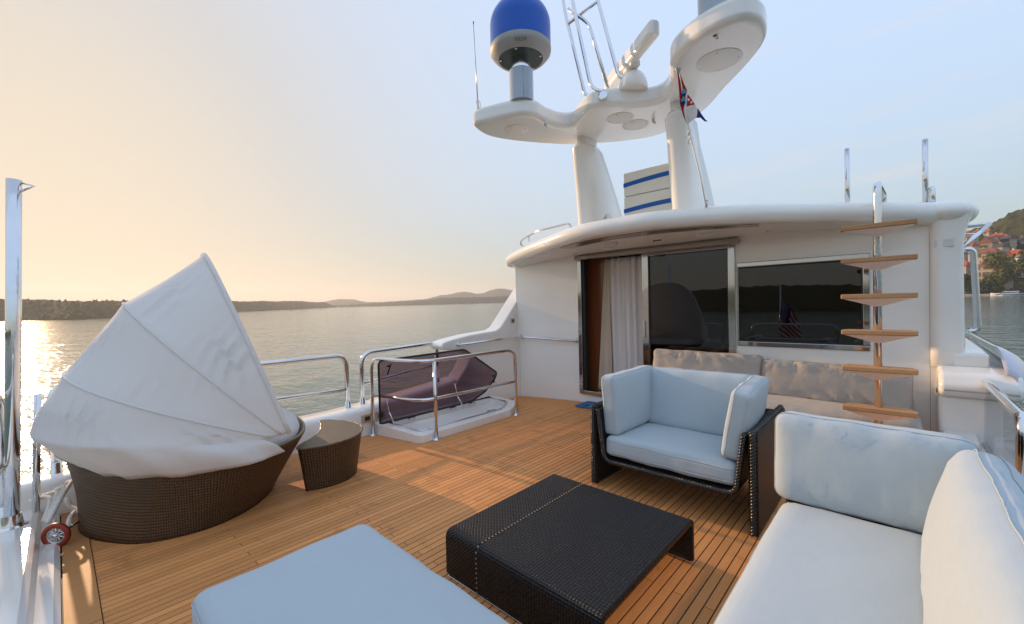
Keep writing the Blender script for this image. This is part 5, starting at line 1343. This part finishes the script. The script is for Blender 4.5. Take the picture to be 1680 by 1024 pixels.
def motorboat(zx, zy, length, dist, label, turn, scale=1.0):
    p = town_pt(zx, zy, dist); p.z = 0
    t = empty('motorboat'); tag(t, label, 'boat', 'boats moored in the bay')
    t.matrix_world = SEA @ Matrix.Translation(p)
    u = Vector((math.cos(turn), math.sin(turn), 0)); w = Vector((-u.y, u.x, 0)); L = length
    def add(nm, V, Fc, mt, sm=False):
        me = bpy.data.meshes.new(nm); me.from_pydata([tuple(SEA @ (p+u*v[0]+w*v[1]+Vector((0, 0, v[2])))) for v in V], [], Fc); return mkme(nm, me, mt, t, sm)
    V = []; Fc = []
    sec = [(-0.5, 0.15, 1.25), (-0.3, 0.16, 1.3), (0, 0.165, 1.4), (0.25, 0.14, 1.55), (0.42, 0.07, 1.75), (0.5, 0.005, 1.9)]
    for x, hw, z in sec: V += [(x*L, -hw*L*0.75, -0.2), (x*L, -hw*L, z*L/14), (x*L, hw*L, z*L/14), (x*L, hw*L*0.75, -0.2)]
    for i in range(len(sec)-1):
        for j in range(3): Fc.append((4*i+j, 4*i+j+1, 4*i+5+j, 4*i+4+j))
    Fc += [(0, 1, 2, 3)]
    add('hull', V, Fc, WHITE)
    z0_ = 1.3*L/14
    def cabin(nm, x0, x1, hw, za, zb, m, rake=0.06):
        V = [(x0*L, -hw*L, za), (x1*L, -hw*L*0.8, za), (x1*L, hw*L*0.8, za), (x0*L, hw*L, za), ((x0+rake*.3)*L, -hw*L*.9, zb), ((x1-rake)*L, -hw*L*.7, zb), ((x1-rake)*L, hw*L*.7, zb), ((x0+rake*.3)*L, hw*L*.9, zb)]
        add(nm, V, [(0, 1, 5, 4), (1, 2, 6, 5), (2, 3, 7, 6), (3, 0, 4, 7), (4, 5, 6, 7), (0, 3, 2, 1)], m)
    cabin('cabin', -0.3, 0.25, 0.13, z0_, z0_+0.5*L/14, WHITE)
    cabin('window_band', -0.28, 0.24, 0.132, z0_+0.5*L/14, z0_+1.05*L/14, PANE, 0.10)
    cabin('cabin_top', -0.32, 0.15, 0.128, z0_+1.05*L/14, z0_+1.35*L/14, WHITE, 0.05)
    cabin('hull_stripe', -0.501, 0.36, 0.168, 0.45*L/14, 0.95*L/14, NAVY, 0.01)
    return t
motorboat(560, 935, 14.5, 405, 'white motor yacht moored at the quay in front of the big tree', R(186))
motorboat(492, 940, 3.6, 399, 'small pale dinghy lying beside the moored motor yacht', R(150))
def far_boat():
    d = pix_ray(478, 509.5); k = 900; p = Vector((d.x, d.y, 0)).normalized()*k
    t = empty('small_boat'); tag(t, 'tiny dark boat far out on the water below the headland', 'boat'); t.matrix_world = SEA @ Matrix.Translation(p)
    def add(nm, V, m):
        me = bpy.data.meshes.new(nm); me.from_pydata([tuple(SEA @ (p+Vector(v))) for v in V], [], BF); mkme(nm, me, m, t)
    add('hull', [(x*(2.6 if z else 2.2), y*0.9, z) for x in (-1, 1) for y in (-1, 1) for z in (0.0, 1.0)], DARKIN)
    add('wheelhouse', [(x*0.9+0.3, y*0.7, z) for x in (-1, 1) for y in (-1, 1) for z in (1.001, 2.3)], DARKIN)
far_boat()

# ------------------------------------------------------------------ evening haze over the water
HZ = bpy.data.materials.new('haze_air'); HZ.use_nodes = True
nt = HZ.node_tree; nt.nodes.remove(nt.nodes['Principled BSDF'])
pv_ = nt.nodes.new('ShaderNodeVolumePrincipled'); pv_.inputs['Color'].default_value = (0.93, 0.93, 0.95, 1)
pv_.inputs['Density'].default_value = 0.00022; pv_.inputs['Anisotropy'].default_value = 0.35
nt.links.new(pv_.outputs[0], nt.nodes['Material Output'].inputs['Volume'])
hz = box('haze', (-4700, -4700, -64), (4700, 4700, 215), HZ)
tag(hz, kind='stuff')
